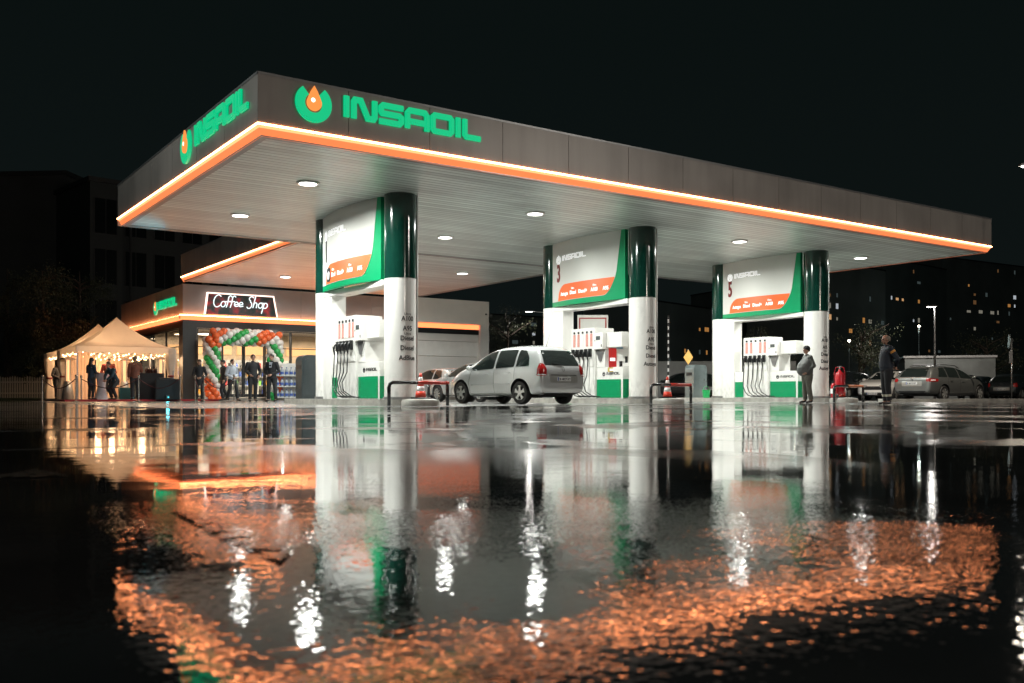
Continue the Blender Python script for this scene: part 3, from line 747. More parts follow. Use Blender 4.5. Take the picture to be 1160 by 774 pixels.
cladrun((SX0, SY0), (16.6, SY0), (0, -1), 3.86, SH, M_shopgrey, 6)
ledrun((SX0, SY1), (SX0, SY0), (-1, 0), 3.62); ledrun((SX0-.15, SY0), (16.55, SY0), (0, -1), 3.62)
m = MB(); m.bb(SX0+.02, SX0+.3, SY0+.05, SY1-.1, 3.28, 3.62); m.bb(SX0+.3, 16.6, SY0+.03, SY0+.3, 3.28, 3.62); m.build('header_beam', M_asph_dark, shop)
m = MB(); m.bb(SX0+.0, SX0+.62, SY0+.0, SY0+.62, .004, 3.62); m.build('corner_column', M_asph_dark, shop)
# small sign on the side fascia
station_sign(shop, 'side_sign', lambda x, y, z: Vector((SX0-.002-z, 30.0-x, 4.33+y)), s=.92)
# white framed portal at the right-hand end of the shop
def wbox(x0, x1, z0, z1, y0=-.35, y1=.05, mt=M_cladwhite, nm='portal_frame'):
    m = MB(); m.bb(x0, x1, SY0+y0, SY0+y1, z0, z1, bev=.01); return m.build(nm, mt, shop)
wbox(16.6, 21.6, 4.02, SH+.06); wbox(21.05, 21.6, .15, 4.018)
wbox(16.6, 16.85, .15, 4.018)
wbox(16.852, 21.048, 3.10, 3.99, -.12, .04, M_cladwhite, 'inner_panel'); wbox(16.852, 21.048, .15, 2.28, -.12, .04, M_cladwhite, 'inner_panel')
wbox(16.852, 21.048, 2.30, 3.08, -.13, .04, M_whitem, 'inner_panel')
m = MB(); m.bb(16.86, 21.04, SY0-.20, SY0-.125, 3.76, 4.0); m.build('led_strip', M_ledo2, shop)
m = MB(); m.bb(16.86, 21.04, SY0-.19, SY0-.122, 3.48, 3.755); m.build('shutter_box', M_asph_dark, shop)
m = MB(); m.box((21.4, SY0-.37, 4.6), (.08, .05, .08), bev=.01); m.build('wall_camera', M_black, shop)
# glazing
def pane(x0, x1, y0, y1, z0=.16, z1=3.27, bars=(2.45,)):
    ax = 0 if abs(x1-x0) > abs(y1-y0) else 1
    m = MB(); f = .05
    if ax == 0:
        L_ = [(x0, x0+f, z0, z1), (x1-f, x1, z0, z1), (x0+f, x1-f, z0, z0+f), (x0+f, x1-f, z1-f, z1)] + [(x0+f, x1-f, b-.02, b+.02) for b in bars]
        for a, b, c, d in L_: m.bb(a, b, y0-.03, y0+.03, c, d)
    else:
        L_ = [(y0, y0+f, z0, z1), (y1-f, y1, z0, z1), (y0+f, y1-f, z0, z0+f), (y0+f, y1-f, z1-f, z1)] + [(y0+f, y1-f, b-.02, b+.02) for b in bars]
        for a, b, c, d in L_: m.bb(x0-.03, x0+.03, a, b, c, d)
    fr = m.build('window', M_asph_dark, shop)
    m = MB()
    if ax == 0: m.bb(x0+f, x1-f, y0-.004, y0+.004, z0+f, z1-f)
    else: m.bb(x0-.004, x0+.004, y0+f, y1-f, z0+f, z1-f)
    m.build('pane', M_glass, fr)
for a, b in ((6.15, 7.25), (9.3, 10.55), (10.57, 11.9), (11.92, 13.2), (13.22, 14.8), (14.82, 16.55)): pane(a, b, SY0+.10, SY0+.10)
for a, b in ((25.75, 28.2), (28.22, 30.6), (30.62, 33.0), (33.02, 35.2)): pane(SX0+.10, SX0+.10, a, b)
for a, b in ((7.27, 8.27), (8.28, 9.28)):
    m = MB(); z1 = 2.75
    for x0, x1, za, zb in ((a, a+.07, .16, z1), (b-.07, b, .16, z1), (a+.07, b-.07, .16, .30), (a+.07, b-.07, z1-.08, z1)): m.bb(x0, x1, SY0+.06, SY0+.12, za, zb)
    d_ = m.build('door', M_asph_dark, shop)
    m = MB(); m.bb(a+.07, b-.07, SY0+.086, SY0+.094, .30, z1-.08); m.build('pane', M_glass, d_)
    m = MB(); hx = b-.14 if a < 8 else a+.14; m.tube([(hx, SY0+.02, .9), (hx, SY0+.02, 1.5)], .015, 8); m.build('handle', M_steel, d_)
m = MB(); m.bb(7.27, 9.28, SY0+.06, SY0+.12, 2.77, 3.27); m.build('transom', M_asph_dark, shop)
# interior light: warm bands over the shelves, spots near the glass
M_band = emat('lit_menu_band', (1, .50, .18), 1.5)
M_spot = emat('spot_lens', (1, .93, .82), 25)
for a, b in ((6.4, 9.6), (9.9, 12.3), (12.6, 16.2)):
    m = MB(); m.bb(a, b, 30.90, 30.99, 2.35, 2.80); m.build('menu_band', M_band, shop)
for i in range(9):
    x = 6.3+i*1.15
    m = MB(); m.cyl((x, 25.9, 3.42), (x, 25.9, 3.30), .06, n=12); o = m.build('spot_lamp', M_black, shop)
    m = MB(); m.cyl((x, 25.9, 3.299), (x, 25.9, 3.285), .05, n=12); m.build('spot_lens', M_spot, o)
for x in (7.5, 10.5, 14.0): point('shop_lamp', (x, 28.2, 3.2), 420, (1, .84, .64), kind='AREA', size=1.2)
for y in (29.0, 33.5): point('shop_lamp', (6.6, y, 3.2), 170, (1, .75, .5), kind='AREA', size=.8)
# coffee sign: a slanted trapezoid light box standing on the edge strip
M_poster_dark = bpy.data.materials.new('sign_print'); M_poster_dark.use_nodes = True
_n = M_poster_dark.node_tree.nodes; _l = M_poster_dark.node_tree.links; _b = _n['Principled BSDF']
_nz = _n.new('ShaderNodeTexNoise'); _nz.inputs['Scale'].default_value = 2.6; _nz.inputs['Detail'].default_value = 3
_t = _n.new('ShaderNodeTexCoord'); _l.new(_t.outputs['Object'], _nz.inputs['Vector'])
_r = _n.new('ShaderNodeValToRGB'); _l.new(_nz.outputs[0], _r.inputs[0]); e = _r.color_ramp.elements
e[0].position = .38; e[0].color = (.012, .022, .020, 1); e[1].position = .68; e[1].color = (.35, .02, .025, 1)
_x = e.new(.52); _x.color = (.05, .03, .03, 1)
_l.new(_r.outputs[0], _b.inputs['Base Color']); _l.new(_r.outputs[0], _b.inputs['Emission Color']); _b.inputs['Emission Strength'].default_value = .5
TR = [(6.42, 3.90), (9.78, 3.90), (9.60, 4.86), (6.54, 4.86)]
sg = lambda x, y, z: Vector((x, SY0-.22-z, y))
m = MB(); m.prism(TR, -.10, .0, sg); sb = m.build('sign_board', M_poster_dark, shop)
m = MB(); rib_prism(m, [TR[0], TR[3], TR[2], TR[1]], .06, -.11, .02, sg); m.build('lit_edge', emat('sign_edge', (1, .72, .62), 2.2), sb)
# handwritten words, each a chain of pen strokes in a unit square (x advance, y up)
def arc(cx, cy, rx, ry, a0, a1, n=10): return [(cx+rx*math.cos(R_(a0+(a1-a0)*i/n)), cy+ry*math.sin(R_(a0+(a1-a0)*i/n))) for i in range(n+1)]
SCR = {
 'C': (.62, [arc(.36, .44, .30, .46, 48, 312, 14)+[(.66, .16)]]),
 'o': (.40, [arc(.19, .22, .17, .21, 80, 440, 14)+[(.42, .40)]]),
 'f': (.30, [[(.36, .78)]+arc(.24, .72, .12, .16, 40, 170, 8)+[(.11, .30), (.06, -.02)], [(-.06, .42), (.34, .46)]]),
 'e': (.36, [[(.03, .20), (.30, .26)]+arc(.18, .26, .14, .17, 10, 300, 12)+[(.38, .14)]]),
 'S': (.52, [[(.50, .80)]+arc(.32, .72, .18, .16, 50, 250, 10)+arc(.22, .20, .20, .26, 70, -150, 10)]),
 'h': (.42, [[(.10, .92), (.03, 0)], [(.04, .18)]+arc(.19, .26, .13, .16, 150, 20, 8)+[(.30, .0)]]),
 'p': (.42, [[(.08, .44), (-.02, -.42)], [(.04, .0)]+arc(.19, .22, .17, .21, 230, 560, 14)]),
}
def script(word, x0, y0, s, parent, zt=.02):
    x = x0
    for ch in word:
        adv, strokes = SCR[ch]; m = MB()
        for st in strokes:
            P = [sg(x+(px+.18*py)*s, y0+py*s, zt+.015) for px, py in st]
            m.tube(P, [.023]*len(P), 6)
        m.build('letter', M_signw, parent, smooth=True); x += adv*s
    return x
x = script('Coffee', 6.72, 4.25, .60, sb); script('Shop', x+.16, 4.28, .58, sb)
# shelving inside and goods
M_shelf = mat('shelf_white', (.6, .6, .58), .4)
GOODS = [mat('goods_%s' % n, c, .35) for n, c in (('white', (.7, .7, .7)), ('red', (.5, .04, .03)), ('blue', (.05, .10, .35)), ('amber', (.6, .3, .05)), ('black', (.02, .02, .02)), ('lime', (.15, .4, .08)))]
def shelf(x, y, w_, lab):
    t = thing('display_shelf', lab, 'shelf', (x, y, .142))
    m = MB(); m.bb(-w_/2, w_/2, .2, .23, 0, 1.9); m.build('back_board', M_shelf, t)
    for s in (-1, 1): m = MB(); m.bb(s*w_/2-.02*s, s*w_/2, -.2, .199, 0, 1.9); m.build('side_board', M_shelf, t)
    for k in range(4): m = MB(); m.bb(-w_/2+.02, w_/2-.02, -.2, .199, .12+k*.45, .15+k*.45); m.build('shelf_board', M_shelf, t)
first = {}
m = MB(); m.bb(-.06, .06, -.06, .06, 0, .24, bev=.012); box0 = m.build('goods_packet', GOODS[0]); m = MB(); m.lathe([(.045, 0), (.05, .02), (.05, .17), (.02, .21), (.02, .26), (.001, .26)], n=12); jar0 = m.build('goods_bottle', GOODS[1], smooth='auto')
boxes = [box0]; jars = [jar0]
for k, c in enumerate(GOODS[1:]):
    b = box0.copy(); b.data = box0.data.copy(); b.data.materials[0] = c; boxes.append(b)
    b = jar0.copy(); b.data = jar0.data.copy(); b.data.materials[0] = GOODS[(k+2) % 6]; jars.append(b)
used = set()
CN = ['white', 'red', 'blue', 'amber', 'black', 'lime']; JN = ['red', 'blue', 'amber', 'black', 'lime', 'white']
def put(proto, loc, lab, cat, grp):
    if proto.name in used or proto.users_collection == (): 
        o = proto.copy() if proto.name in used else proto
    else: o = proto
    used.add(proto.name)
    if COL not in o.users_collection: COL.objects.link(o)
    o.location = loc; return tag(o, lab, cat, grp)
rg = random.Random(3)
for si, (x, y, w_, lab) in enumerate([(7.3, 29.6, 1.7, 'goods shelf seen through the left door leaf'), (9.3, 29.8, 1.8, 'goods shelf seen through the glass right of the doors'), (11.3, 29.4, 1.8, 'goods shelf behind the glass beside the bottle rack')]):
    shelf(x, y, w_, lab)
    for k in range(4):
        xx = x-w_/2+.12
        while xx < x+w_/2-.1:
            i = rg.randrange(6)
            if rg.random() < .6: put(boxes[i], (xx, y-.08, .142+.15+k*.45), '%s goods packet on a shelf inside the shop' % CN[i], 'packet', '%s packets on the shop shelves' % CN[i])
            else: put(jars[i], (xx, y-.08, .142+.15+k*.45), '%s goods bottle on a shelf inside the shop' % JN[i], 'bottle', '%s bottles on the shop shelves' % JN[i])
            xx += .19
# washer-fluid rack outside
t = thing('bottle_rack', 'black wire rack of screenwash bottles outside the shop window', 'rack', (9.95, 23.9, .004), 0)
m = MB()
for s in (-.68, .68):
    for yy in (-.2, .2): m.bb(s-.02, s+.02, yy-.02, yy+.02, 0, 1.75)
m.build('frame', M_black, t)
RZ = [.12, .62, 1.12]
for z in RZ: m = MB(); m.bb(-.66, .66, -.22, .22, z, z+.03); m.build('shelf_board', M_shelf, t)
m = MB(); m.bb(-.66, .66, .205, .215, .1, 1.72); m.build('back_board', M_shelf, t)
M_bot = mat('bottle_pale_blue', (.36, .41, .46), .2, coat=.4); M_cap = mat('bottle_cap', (.03, .06, .25), .4)
b0 = None
for z in RZ:
    for i in range(6):
        for j in range(1):
            loc = (9.95-.55+i*.22, 23.84, .006+z+.03)
            if b0 is None:
                m = MB(); m.lathe([(.075, 0), (.085, .02), (.085, .20), (.05, .28), (.028, .31), (.028, .34), (.001, .34)], n=14); b0 = m.build('screenwash_bottle', M_bot, smooth='auto', loc=loc)
                m = MB(); m.cyl((0, 0, .341), (0, 0, .375), .034, n=12); m.build('bottle_cap', M_cap, b0)
                m = MB(); m.lathe([(.0865, .06), (.0865, .17)], n=14); m.build('bottle_label', GOODS[2], b0)
                tag(b0, 'pale blue screenwash bottle standing on the outdoor rack', 'bottle', 'screenwash bottles on the rack')
            else: dup(b0, loc)
point('rack_point_light', (9.95, 24.6, 3.2), 8, WARMW, r=.05)  # bare point light over the bottles; no fitting is built
# balloon arch
M_bal = [mat('balloon_white', (.72, .68, .64), .22, coat=.3), mat('balloon_orange', (.75, .13, .035), .22, coat=.3), mat('balloon_green', (.03, .34, .08), .22, coat=.3)]
arch = thing('balloon_arch', 'arch of white, orange and green balloons spiralling round the shop doors', 'balloon arch', (0, 0, 0))
path = [(6.55, 24.3, z/10) for z in range(1, 29)] + [(6.55+i*.1, 24.3, 2.86) for i in range(1, 30)] + [(9.45, 24.3, 2.86-z/10) for z in range(1, 29)]
bal = []
rb = random.Random(5); na = 0
for i in range(0, len(path), 2):
    p = Vector(path[i]); q = Vector(path[min(i+1, len(path)-1)]); pr = Vector(path[max(i-1, 0)]); tn = (q-pr).normalized()
    ux = tn.cross(Vector((0, 1, 0))).normalized(); uy = Vector((0, 1, 0))
    for k in range(5):
        a = 2*PI*k/5 + i*.26; r = .255
        pos = p + ux*r*math.cos(a) + uy*r*math.sin(a)
        colr = [0, 1, 1, 0, 2][k] if False else [0, 2, 0, 1, 2 if (i//12) % 2 else 1][k]
        bal.append((pos, colr, rb.uniform(.145, .178)))
bal.sort(key=lambda b: b[0].y)
protos = {}
for n_, (pos, c, r) in enumerate(bal[:100]):
    if c not in protos:
        m = MB(); m.lathe([(.001, -1.12), (.08, -1.10), (.10, -1.02), (.55, -.82), (.92, -.35), (1.0, .10), (.88, .50), (.50, .86), (.001, 1.0)], n=16); o = m.build('balloon', M_bal[c], arch, smooth=True); protos[c] = o
    else: o = protos[c].copy(); COL.objects.link(o); o.parent = arch
    o.location = pos; o.scale = (r, r, r); o.rotation_euler = (rb.uniform(-.6, .6), rb.uniform(-.6, .6), 0)
m = MB()
for pos, c, r in bal[100:]:
    m.mi = c; m.sph(pos, r, 12)
o = m.build('rear_balloons', M_bal, arch, smooth=True); o['kind'] = 'stuff'
# apron step before the shop
m = MB(); m.prism([(4.6, 22.6), (16.9, 22.6), (16.9, 25.05), (4.6, 25.05)], .0035, .0075); struct(m.build('pavement', M_fore))

# ---------------------------------------------------------------- tents, string lights
M_tent = mat('tent_fabric', (.78, .64, .50), .7, var=.08, vs=1.5, bump=.01, bs=3, transl=.22)
M_curt = mat('tent_curtain', (.66, .56, .46), .7, var=.1, vs=3, transl=.3)
M_bulb = emat('string_bulb', (1, .62, .30), 16)
def gazebo(cx, cy, lab, curtains, s=1.92, ze=2.26, zp=3.62):
    t = thing('gazebo_tent', lab, 'tent', (cx, cy, 0))
    n = 14; m = MB(); rings = []
    # peaked canopy with concave hips
    for k in range(n+1):
        f = k/n; hs = s*1.02*(1-f); z = ze + (zp-ze)*(f**1.55)
        ring = []
        for side in range(4):
            for j in range(6):
                a = -1+2*j/6; c_ = [(a, -1), (1, a), (-a, 1), (-1, -a)][side]
                sag = (1-a*a)*.06*math.sin(PI*min(f*1.4, 1))
                ring.append(m.bm.verts.new((c_[0]*(hs-sag*0), c_[1]*(hs), z-sag)))
        rings.append(ring)
    N_ = 24
    for a, b in zip(rings, rings[1:]):
        for k in range(N_):
            try: m.bm.faces.new((a[k], a[(k+1) % N_], b[(k+1) % N_], b[k]))
            except ValueError: pass
    rf = m.build('roof', M_tent, t, smooth='auto')
    m = MB(); q = s*1.02
    pts = [(-q, -q), (q, -q), (q, q), (-q, q)]
    for i in range(4):
        a = Vector((*pts[i], 0)); b = Vector((*pts[(i+1) % 4], 0)); prev = None
        for k in range(25):
            p = a.lerp(b, k/24); zb = ze-.24-.03*abs(math.sin(k*PI/2.0))
            c_ = (m.bm.verts.new(p+Vector((0, 0, ze))), m.bm.verts.new(p+Vector((0, 0, zb))))
            if prev: m.bm.faces.new((prev[0], c_[0], c_[1], prev[1]))
            prev = c_
    m.build('valance', M_tent, rf)
    for x, y in pts:
        m = MB(); m.box((x*.965, y*.965, ze/2), (.05, .05, ze-.02)); m.build('leg', M_grey, t)
    for (x, y) in curtains:
        m = MB(); n2 = 16; rows = []
        for k in range(9):
            z = ze-.05-(ze-.08)*k/8; tie = 1-.55*math.exp(-((z-1.05)/.35)**2)
            rows.append([m.bm.verts.new((x*s*.95+(.22*math.cos(a)*(1+.18*math.sin(5*a)))*tie, y*s*.95+(.14*math.sin(a)*(1+.18*math.sin(5*a)))*tie, z)) for a in [2*PI*i/n2 for i in range(n2)]])
        for a, b in zip(rows, rows[1:]):
            for i in range(n2): m.bm.faces.new((a[i], a[(i+1) % n2], b[(i+1) % n2], b[i]))
        m.build('curtain', M_curt, t, smooth=True)
        m = MB(); m.lathe([(.13, 1.02), (.14, 1.06), (.13, 1.10)], (x*s*.95, y*s*.95, 0), 12); m.build('tie_band', M_dred, t)
    # strings of bulbs under the eaves
    for x0, y0, x1, y1 in ((-1, -1, 1, -1), (1, -1, 1, 1), (-1, 1, 1, 1), (-1, -1, -1, 1), (-.6, -.3, .7, .2)):
        nb = 11; P = []
        for i in range(nb*2+1):
            f = i/(nb*2); P.append(((x0+(x1-x0)*f)*s*.96, (y0+(y1-y0)*f)*s*.96, ze-.16-.14*math.sin(PI*((f*3) % 1))))
        m = MB(); m.tube(P, .006, 5); st = m.build('light_string', M_black, t)
        m = MB()
        for i in range(1, nb*2, 2): m.sph((P[i][0], P[i][1], P[i][2]-.035), .024, 8)
        m.build('bulbs', M_bulb, st)
    return t
T1 = (2.81, 25.55); T2 = (2.96, 30.1)
gazebo(*T1, 'front peaked cream party tent glowing with string lights beside the shop', [(1, -1), (-1, 1)])
gazebo(*T2, 'rear peaked cream party tent, partly hidden behind the front one', [(-1, -1), (-1, 1)])
for (x, y) in (T1, T2):
    for dx, dy in ((-.9, -.9), (.9, -.7), (0, .9)): point('tent_lamp', (x+dx, y+dy, 2.05), 135, (1, .64, .36), r=.12)
# backdrop cloth walls at the rear of the tents
M_backc = mat('tent_backdrop', (.60, .42, .30), .8, var=.15, vs=2, transl=.2)
for (x0, y0, x1, y1, lab) in ((.98, 27.3, 2.3, 27.4, 'cream cloth wall panel behind the long-haired woman'), (3.2, 31.9, 4.8, 31.9, 'cream cloth wall panel at the far side of the rear tent')):
    m = MB(); prev = None
    for k in range(33):
        f = k/32; q = .03*math.sin(k*1.9); c_ = [m.bm.verts.new((x0+(x1-x0)*f, y0+(y1-y0)*f+q, z)) for z in (.03, 2.2)]
        if prev: m.bm.faces.new((prev[0], c_[0], c_[1], prev[1]))
        prev = c_
    tag(m.build('cloth_wall', M_backc, smooth=True), lab, 'cloth wall')
# red carpet and stanchions
M_carpet = mat('red_carpet', (.30, .012, .02), .8, var=.2, vs=8, bump=.004, bs=80)
m = MB(); m.bb(.2, 6.2, 22.1, 23.3, .005, .075, bev=.006); tag(m.build('red_carpet', M_carpet), 'red carpet laid before the party tents', 'carpet')
m = MB(); m.bb(.6, 5.0, 23.4, 32.3, .005, .06); tag(m.build('tent_floor', mat('floor_mat', (.05, .03, .03), .6)), 'dark floor mat under the party tents', 'floor mat')
M_brass = mat('stanchion_steel', (.55, .50, .44), .25, metal=.9)
def stanchion(px, d, lab, nxt=None):
    p = W(px, d, .004)
    t = thing('stanchion', lab, 'stanchion', p, 0, 'rope stanchions along the carpet')
    m = MB(); m.lathe([(.16, 0), (.16, .015), (.05, .035), (.022, .05), (.022, .93), (.035, .94), (.035, .98), (.045, 1.0), (.03, 1.04), (.001, 1.05)], n=18); m.build('post', M_brass, t, smooth='auto')
    return p
SP = [(48, 37.4, 'leftmost stanchion, before the white tent curtain'), (86, 36.6, 'stanchion at the front left corner of the tent'), (92, 37.6, 'stanchion just right of the tent corner, behind another'), (157, 37.2, 'stanchion before the man in the brown jacket'), (204, 37.0, 'stanchion before the right tent curtain'), (221, 37.2, 'stanchion before the dark corner column of the shop'), (231, 36.4, 'stanchion before the left foot of the balloon arch'), (265, 36.0, 'rightmost stanchion, before the shop doors')]
PP = [stanchion(*s_) for s_ in SP]
M_rope = mat('rope_dark', (.06, .012, .015), .7)
for i, j, lab in ((0, 1, 'dark rope between the two leftmost stanchions'), (2, 3, 'dark rope sagging across the tent front, left half'), (3, 4, 'dark rope sagging across the tent front, right half'), (5, 6, 'short dark rope left of the balloon arch'), (6, 7, 'dark rope before the shop doors')):
    a, b = PP[i], PP[j]; P = [a.lerp(b, k/14)+Vector((0, 0, .90-.38*math.sin(PI*k/14))) for k in range(15)]
    m = MB(); m.tube(P, .018, 6); tag(m.build('barrier_rope', M_rope, smooth=True), lab, 'rope')
# tables and heaters in the tent
M_cloth = mat('table_cloth_white', (.62, .62, .66), .7, transl=.1); M_tealc = mat('cloth_teal', (.03, .16, .18), .6)
t = thing('cocktail_table', 'white stretch-covered standing table before the long-haired woman', 'table', W(115, 38.4, .06))
m = MB(); m.lathe([(.30, 0), (.20, .25), (.15, .55), (.19, .85), (.33, 1.06), (.34, 1.09), (.001, 1.09)], n=24); m.build('stretch_cover', M_cloth, t, smooth='auto')
t = thing('cocktail_table', 'white stretch-covered standing table at the left of the rear tent', 'table', W(78, 42.5, .06))
m = MB(); m.lathe([(.30, 0), (.20, .25), (.15, .55), (.19, .85), (.33, 1.06), (.34, 1.09), (.001, 1.09)], n=24); m.build('stretch_cover', M_cloth, t, smooth='auto')
M_bcl = mat('table_cloth_black', (.012, .012, .014), .7)
def ctable(px, d, w_, h, lab, mt=M_bcl):
    t = thing('catering_table', lab, 'table', W(px, d, .06), -.25)
    m = MB(); prev = None; n = 44
    loop = rounded([(-w_/2, -.35), (w_/2, -.35), (w_/2, .35), (-w_/2, .35)], .06, 3); lo = []
    for k, (x, y) in enumerate(loop): lo.append((x, y))
    a = [m.bm.verts.new((x, y, h)) for x, y in lo]; b = [m.bm.verts.new((x*1.04, y*1.06, .01)) for x, y in lo]
    m.bm.faces.new(a)
    for k in range(len(lo)): m.bm.faces.new((a[k], a[(k+1) % len(lo)], b[(k+1) % len(lo)], b[k]))
    m.build('table_cloth', mt, t); return t
ctable(171, 39.2, 1.0, 1.10, 'black-covered serving table behind the brown-jacketed man'); ctable(190, 38.6, .95, .85, 'low black-covered table at the right of the front tent')
M_tealglow = emat('uplight_teal', (.08, .75, .85), 1.4)
for px, d, z, lab in ((190, 38.0, .06, 'small teal floor uplight before the low black table'), (141, 39.6, .06, 'teal lit box between seated man and brown-jacketed man'), (150, 42.5, .06, 'teal floor light at the back of the rear tent')):
    t = thing('uplight', lab, 'uplight', W(px, d, z))
    big = px == 141
    m = MB(); m.box((0, 0, .10 if not big else .26), (.16 if not big else .42, .16 if not big else .3, .18 if not big else .5), bev=.01); m.build('housing', M_tealc if big else M_black, t)
    if big: continue
    m = MB(); m.cyl((0, -.09 if not big else -.16, .11 if not big else .2), (0, -.10 if not big else -.17, .11 if not big else .2), .035, n=16); m.build('lens', M_tealglow, t)
    p = W(px, d-.35, .3); point('uplight_lamp', p, 3, (.1, .8, 1), r=.06)
M_glowt = emat('heater_tube', (1, .50, .22), 1.6)
def heater(px, d, lab):
    t = thing('patio_heater', lab, 'patio heater', W(px, d, .06))
    m = MB(); m.lathe([(.24, 0), (.26, .05), (.16, .75), (.14, .80), (.001, .80)], n=18); m.build('base', M_grey, t, smooth='auto')
    m = MB(); m.cyl((0, 0, .80), (0, 0, 1.72), .055, n=14); m.build('heating_tube', M_glowt, t, smooth='auto')
    for k in range(4):
        a = PI/4+k*PI/2; m = MB(); m.tube([(.15*math.cos(a), .15*math.sin(a), .8), (.12*math.cos(a), .12*math.sin(a), 1.76)], .012, 6); m.build('guard_rod', M_grey, t)
    m = MB(); m.lathe([(.34, 1.74), (.30, 1.80), (.001, 1.86)], n=24); m.build('reflector', M_steel, t, smooth='auto')
heater(182, 40.6, 'patio heater with glowing tube at the right of the front tent'); heater(141, 41.8, 'patio heater with broad reflector behind the seated man'); heater(77, 41.0, 'patio heater with glowing tube at the left tent edge')
_u = W(190, 37.6, .35); _c = Vector((.55, 11.5, 5.3))
point('teal_corner_spot', _u, 420, (.10, .75, 1), r=.05, kind='SPOT', rot=(_c-_u).to_track_quat('-Z', 'Y').to_euler(), spot=R_(9), blend=1)  # added spot tints the soffit corner teal, standing in for a reflection
# bottles and dishes on the serving tables
m = MB(); m.lathe([(.035, 0), (.038, .01), (.038, .16), (.014, .22), (.014, .28), (.001, .28)], n=12); bt = m.build('wine_bottle', mat('wine_bottle', (.05, .012, .008), .1, coat=1), smooth='auto')
for k in range(7):
    loc = W(165.5+k*1.9, 39.1+(k % 2)*.12, 1.165); o = bt if k == 0 else dup(bt)
    o.location = loc
    tag(o, 'dark bottle on the black-covered serving table', 'bottle', 'bottles on the serving table')
m = MB(); m.lathe([(.001, 0), (.08, 0), (.15, .05), (.155, .05), (.09, .012), (.001, .012)], n=18); pl = m.build('serving_bowl', M_cloth, smooth='auto')
for k in range(3):
    o = pl if k == 0 else dup(pl)
    o.location = W(184+k*4.6, 38.5, .915); tag(o, 'white bowl on the low black-covered table', 'bowl', 'bowls on the low table')
# shop poster panels beside the tent
# ---------------------------------------------------------------- picket fence, verge, trees, dark house on the left
M_picket = mat('picket_white', (.38, .36, .32), .6, var=.2)
t = thing('picket_fence', 'white picket fence under the dark trees, left of the tents', 'fence', (0, 0, 0))
a = W(-40, 52); b = W(62, 50); L_ = (b-a).length; n = int(L_/.17); dr = (b-a)/L_; ang = math.atan2(dr.y, dr.x)
for k in range(min(n, 98)):
    p = a+dr*(k*.17); m = MB(); h = 1.25+.04*math.sin(k)
    m.prism([(-.045, .1), (.045, .1), (.045, h-.07), (0, h), (-.045, h-.07)], -.01, .01, lambda x, y, z: Vector((x, z, y)))
    o = m.build('picket', M_picket, t, loc=p, rz=ang)
for z in (.35, .95): m = MB(); m.box((0, .03, z), (L_, .03, .07)); o = m.build('fence_rail', M_picket, t, loc=(a+b)/2, rz=ang)
M_grass = mat('verge_grass', (.035, .05, .018), .8, var=.4, vs=12, bump=.05, bs=30)
m = MB(); pts = [W(-120, 46), W(70, 44), W(66, 75), W(-120, 75)]; m.prism([(p.x, p.y) for p in pts], .006, .09); struct(m.build('grass_verge', M_grass))
M_bark = mat('bark', (.07, .05, .038), .85, var=.4, vs=14, bump=.03, bs=22)
M_leaf = [mat('leaf_a', (.06, .07, .035), .5, var=.3, vs=3), mat('leaf_b', (.09, .07, .03), .5, var=.3, vs=3), mat('leaf_c', (.06, .08, .04), .5, var=.3, vs=3)]
def tree(loc, h, r, seed, lab, weep=.6, nleaf=9000):
    rr = random.Random(seed); t = thing('broadleaf_tree', lab, 'tree', loc, 0, None)
    m = MB(); tips = []
    m.tube([(0, 0, 0), (.05, .02, h*.2), (-.05, .06, h*.4), (.04, 0, h*.62), (0, 0, h*.85)], [.22*h/8, .19*h/8, .14*h/8, .08*h/8, .03], 9)
    for k in range(15):
        z0 = h*rr.uniform(.22, .8); a = rr.uniform(0, 2*PI); L_ = r*rr.uniform(.6, 1)*(1.1-z0/h*.5)
        p0 = Vector((0, 0, z0)); P = [p0]
        for i in range(1, 6):
            f = i/5; P.append(p0+Vector((math.cos(a)*L_*f, math.sin(a)*L_*f, L_*(.75*f-.55*weep*f*f*1.6)))+Vector((rr.uniform(-.12, .12), rr.uniform(-.12, .12), 0)))
        m.tube(P, [.075, .06, .045, .03, .02, .01], 6); tips += P[2:]
    m.build('trunk', M_bark, t, smooth='auto')
    m = MB(); bm_ = m.bm
    clumps = []
    for p in tips:
        for _ in range(2): clumps.append((p+Vector((rr.gauss(0, .35), rr.gauss(0, .35), rr.gauss(0, .3))), rr.uniform(.25, .55), rr.randrange(3)))
    per = nleaf//len(clumps)
    for c, cr, mi in clumps:
        for _ in range(per):
            drop = rr.random()**1.5*weep*1.8
            p = c+Vector((rr.gauss(0, cr*.5), rr.gauss(0, cr*.5), rr.gauss(0, cr*.45)-drop))
            if p.z < .8: continue
            s = rr.uniform(.05, .11); q = Euler((rr.uniform(0, PI), rr.uniform(0, PI), rr.uniform(0, 2*PI))).to_matrix()
            v = [bm_.verts.new(p+q @ Vector(x)) for x in ((-s*.5, 0, 0), (0, -s*.35, 0), (s, 0, 0), (0, s*.35, 0))]
            f = bm_.faces.new(v); f.material_index = mi
    me = bpy.data.meshes.new('crown'); bm_.to_mesh(me); bm_.free(); link('crown', me, M_leaf, t)
for (px, d, h, r, sd, lab) in [(8, 58, 9.5, 3.2, 1, 'dark weeping tree at the left edge, behind the fence'), (48, 56, 9.0, 3.0, 2, 'dark drooping tree second from the left edge'), (90, 60, 9.6, 3.0, 3, 'dark tree with hanging twigs behind the rear tent'), (70, 50, 5.2, 1.9, 4, 'small bare-branched tree beside the rear tent'), (128, 66, 6.0, 2.4, 6, 'low dark tree between the tents and the dark house')]:
    tree(W(px, d), h, r, sd, lab)
M_housed = mat('dark_render', (.05, .053, .052), .8, var=.12, vs=.6)
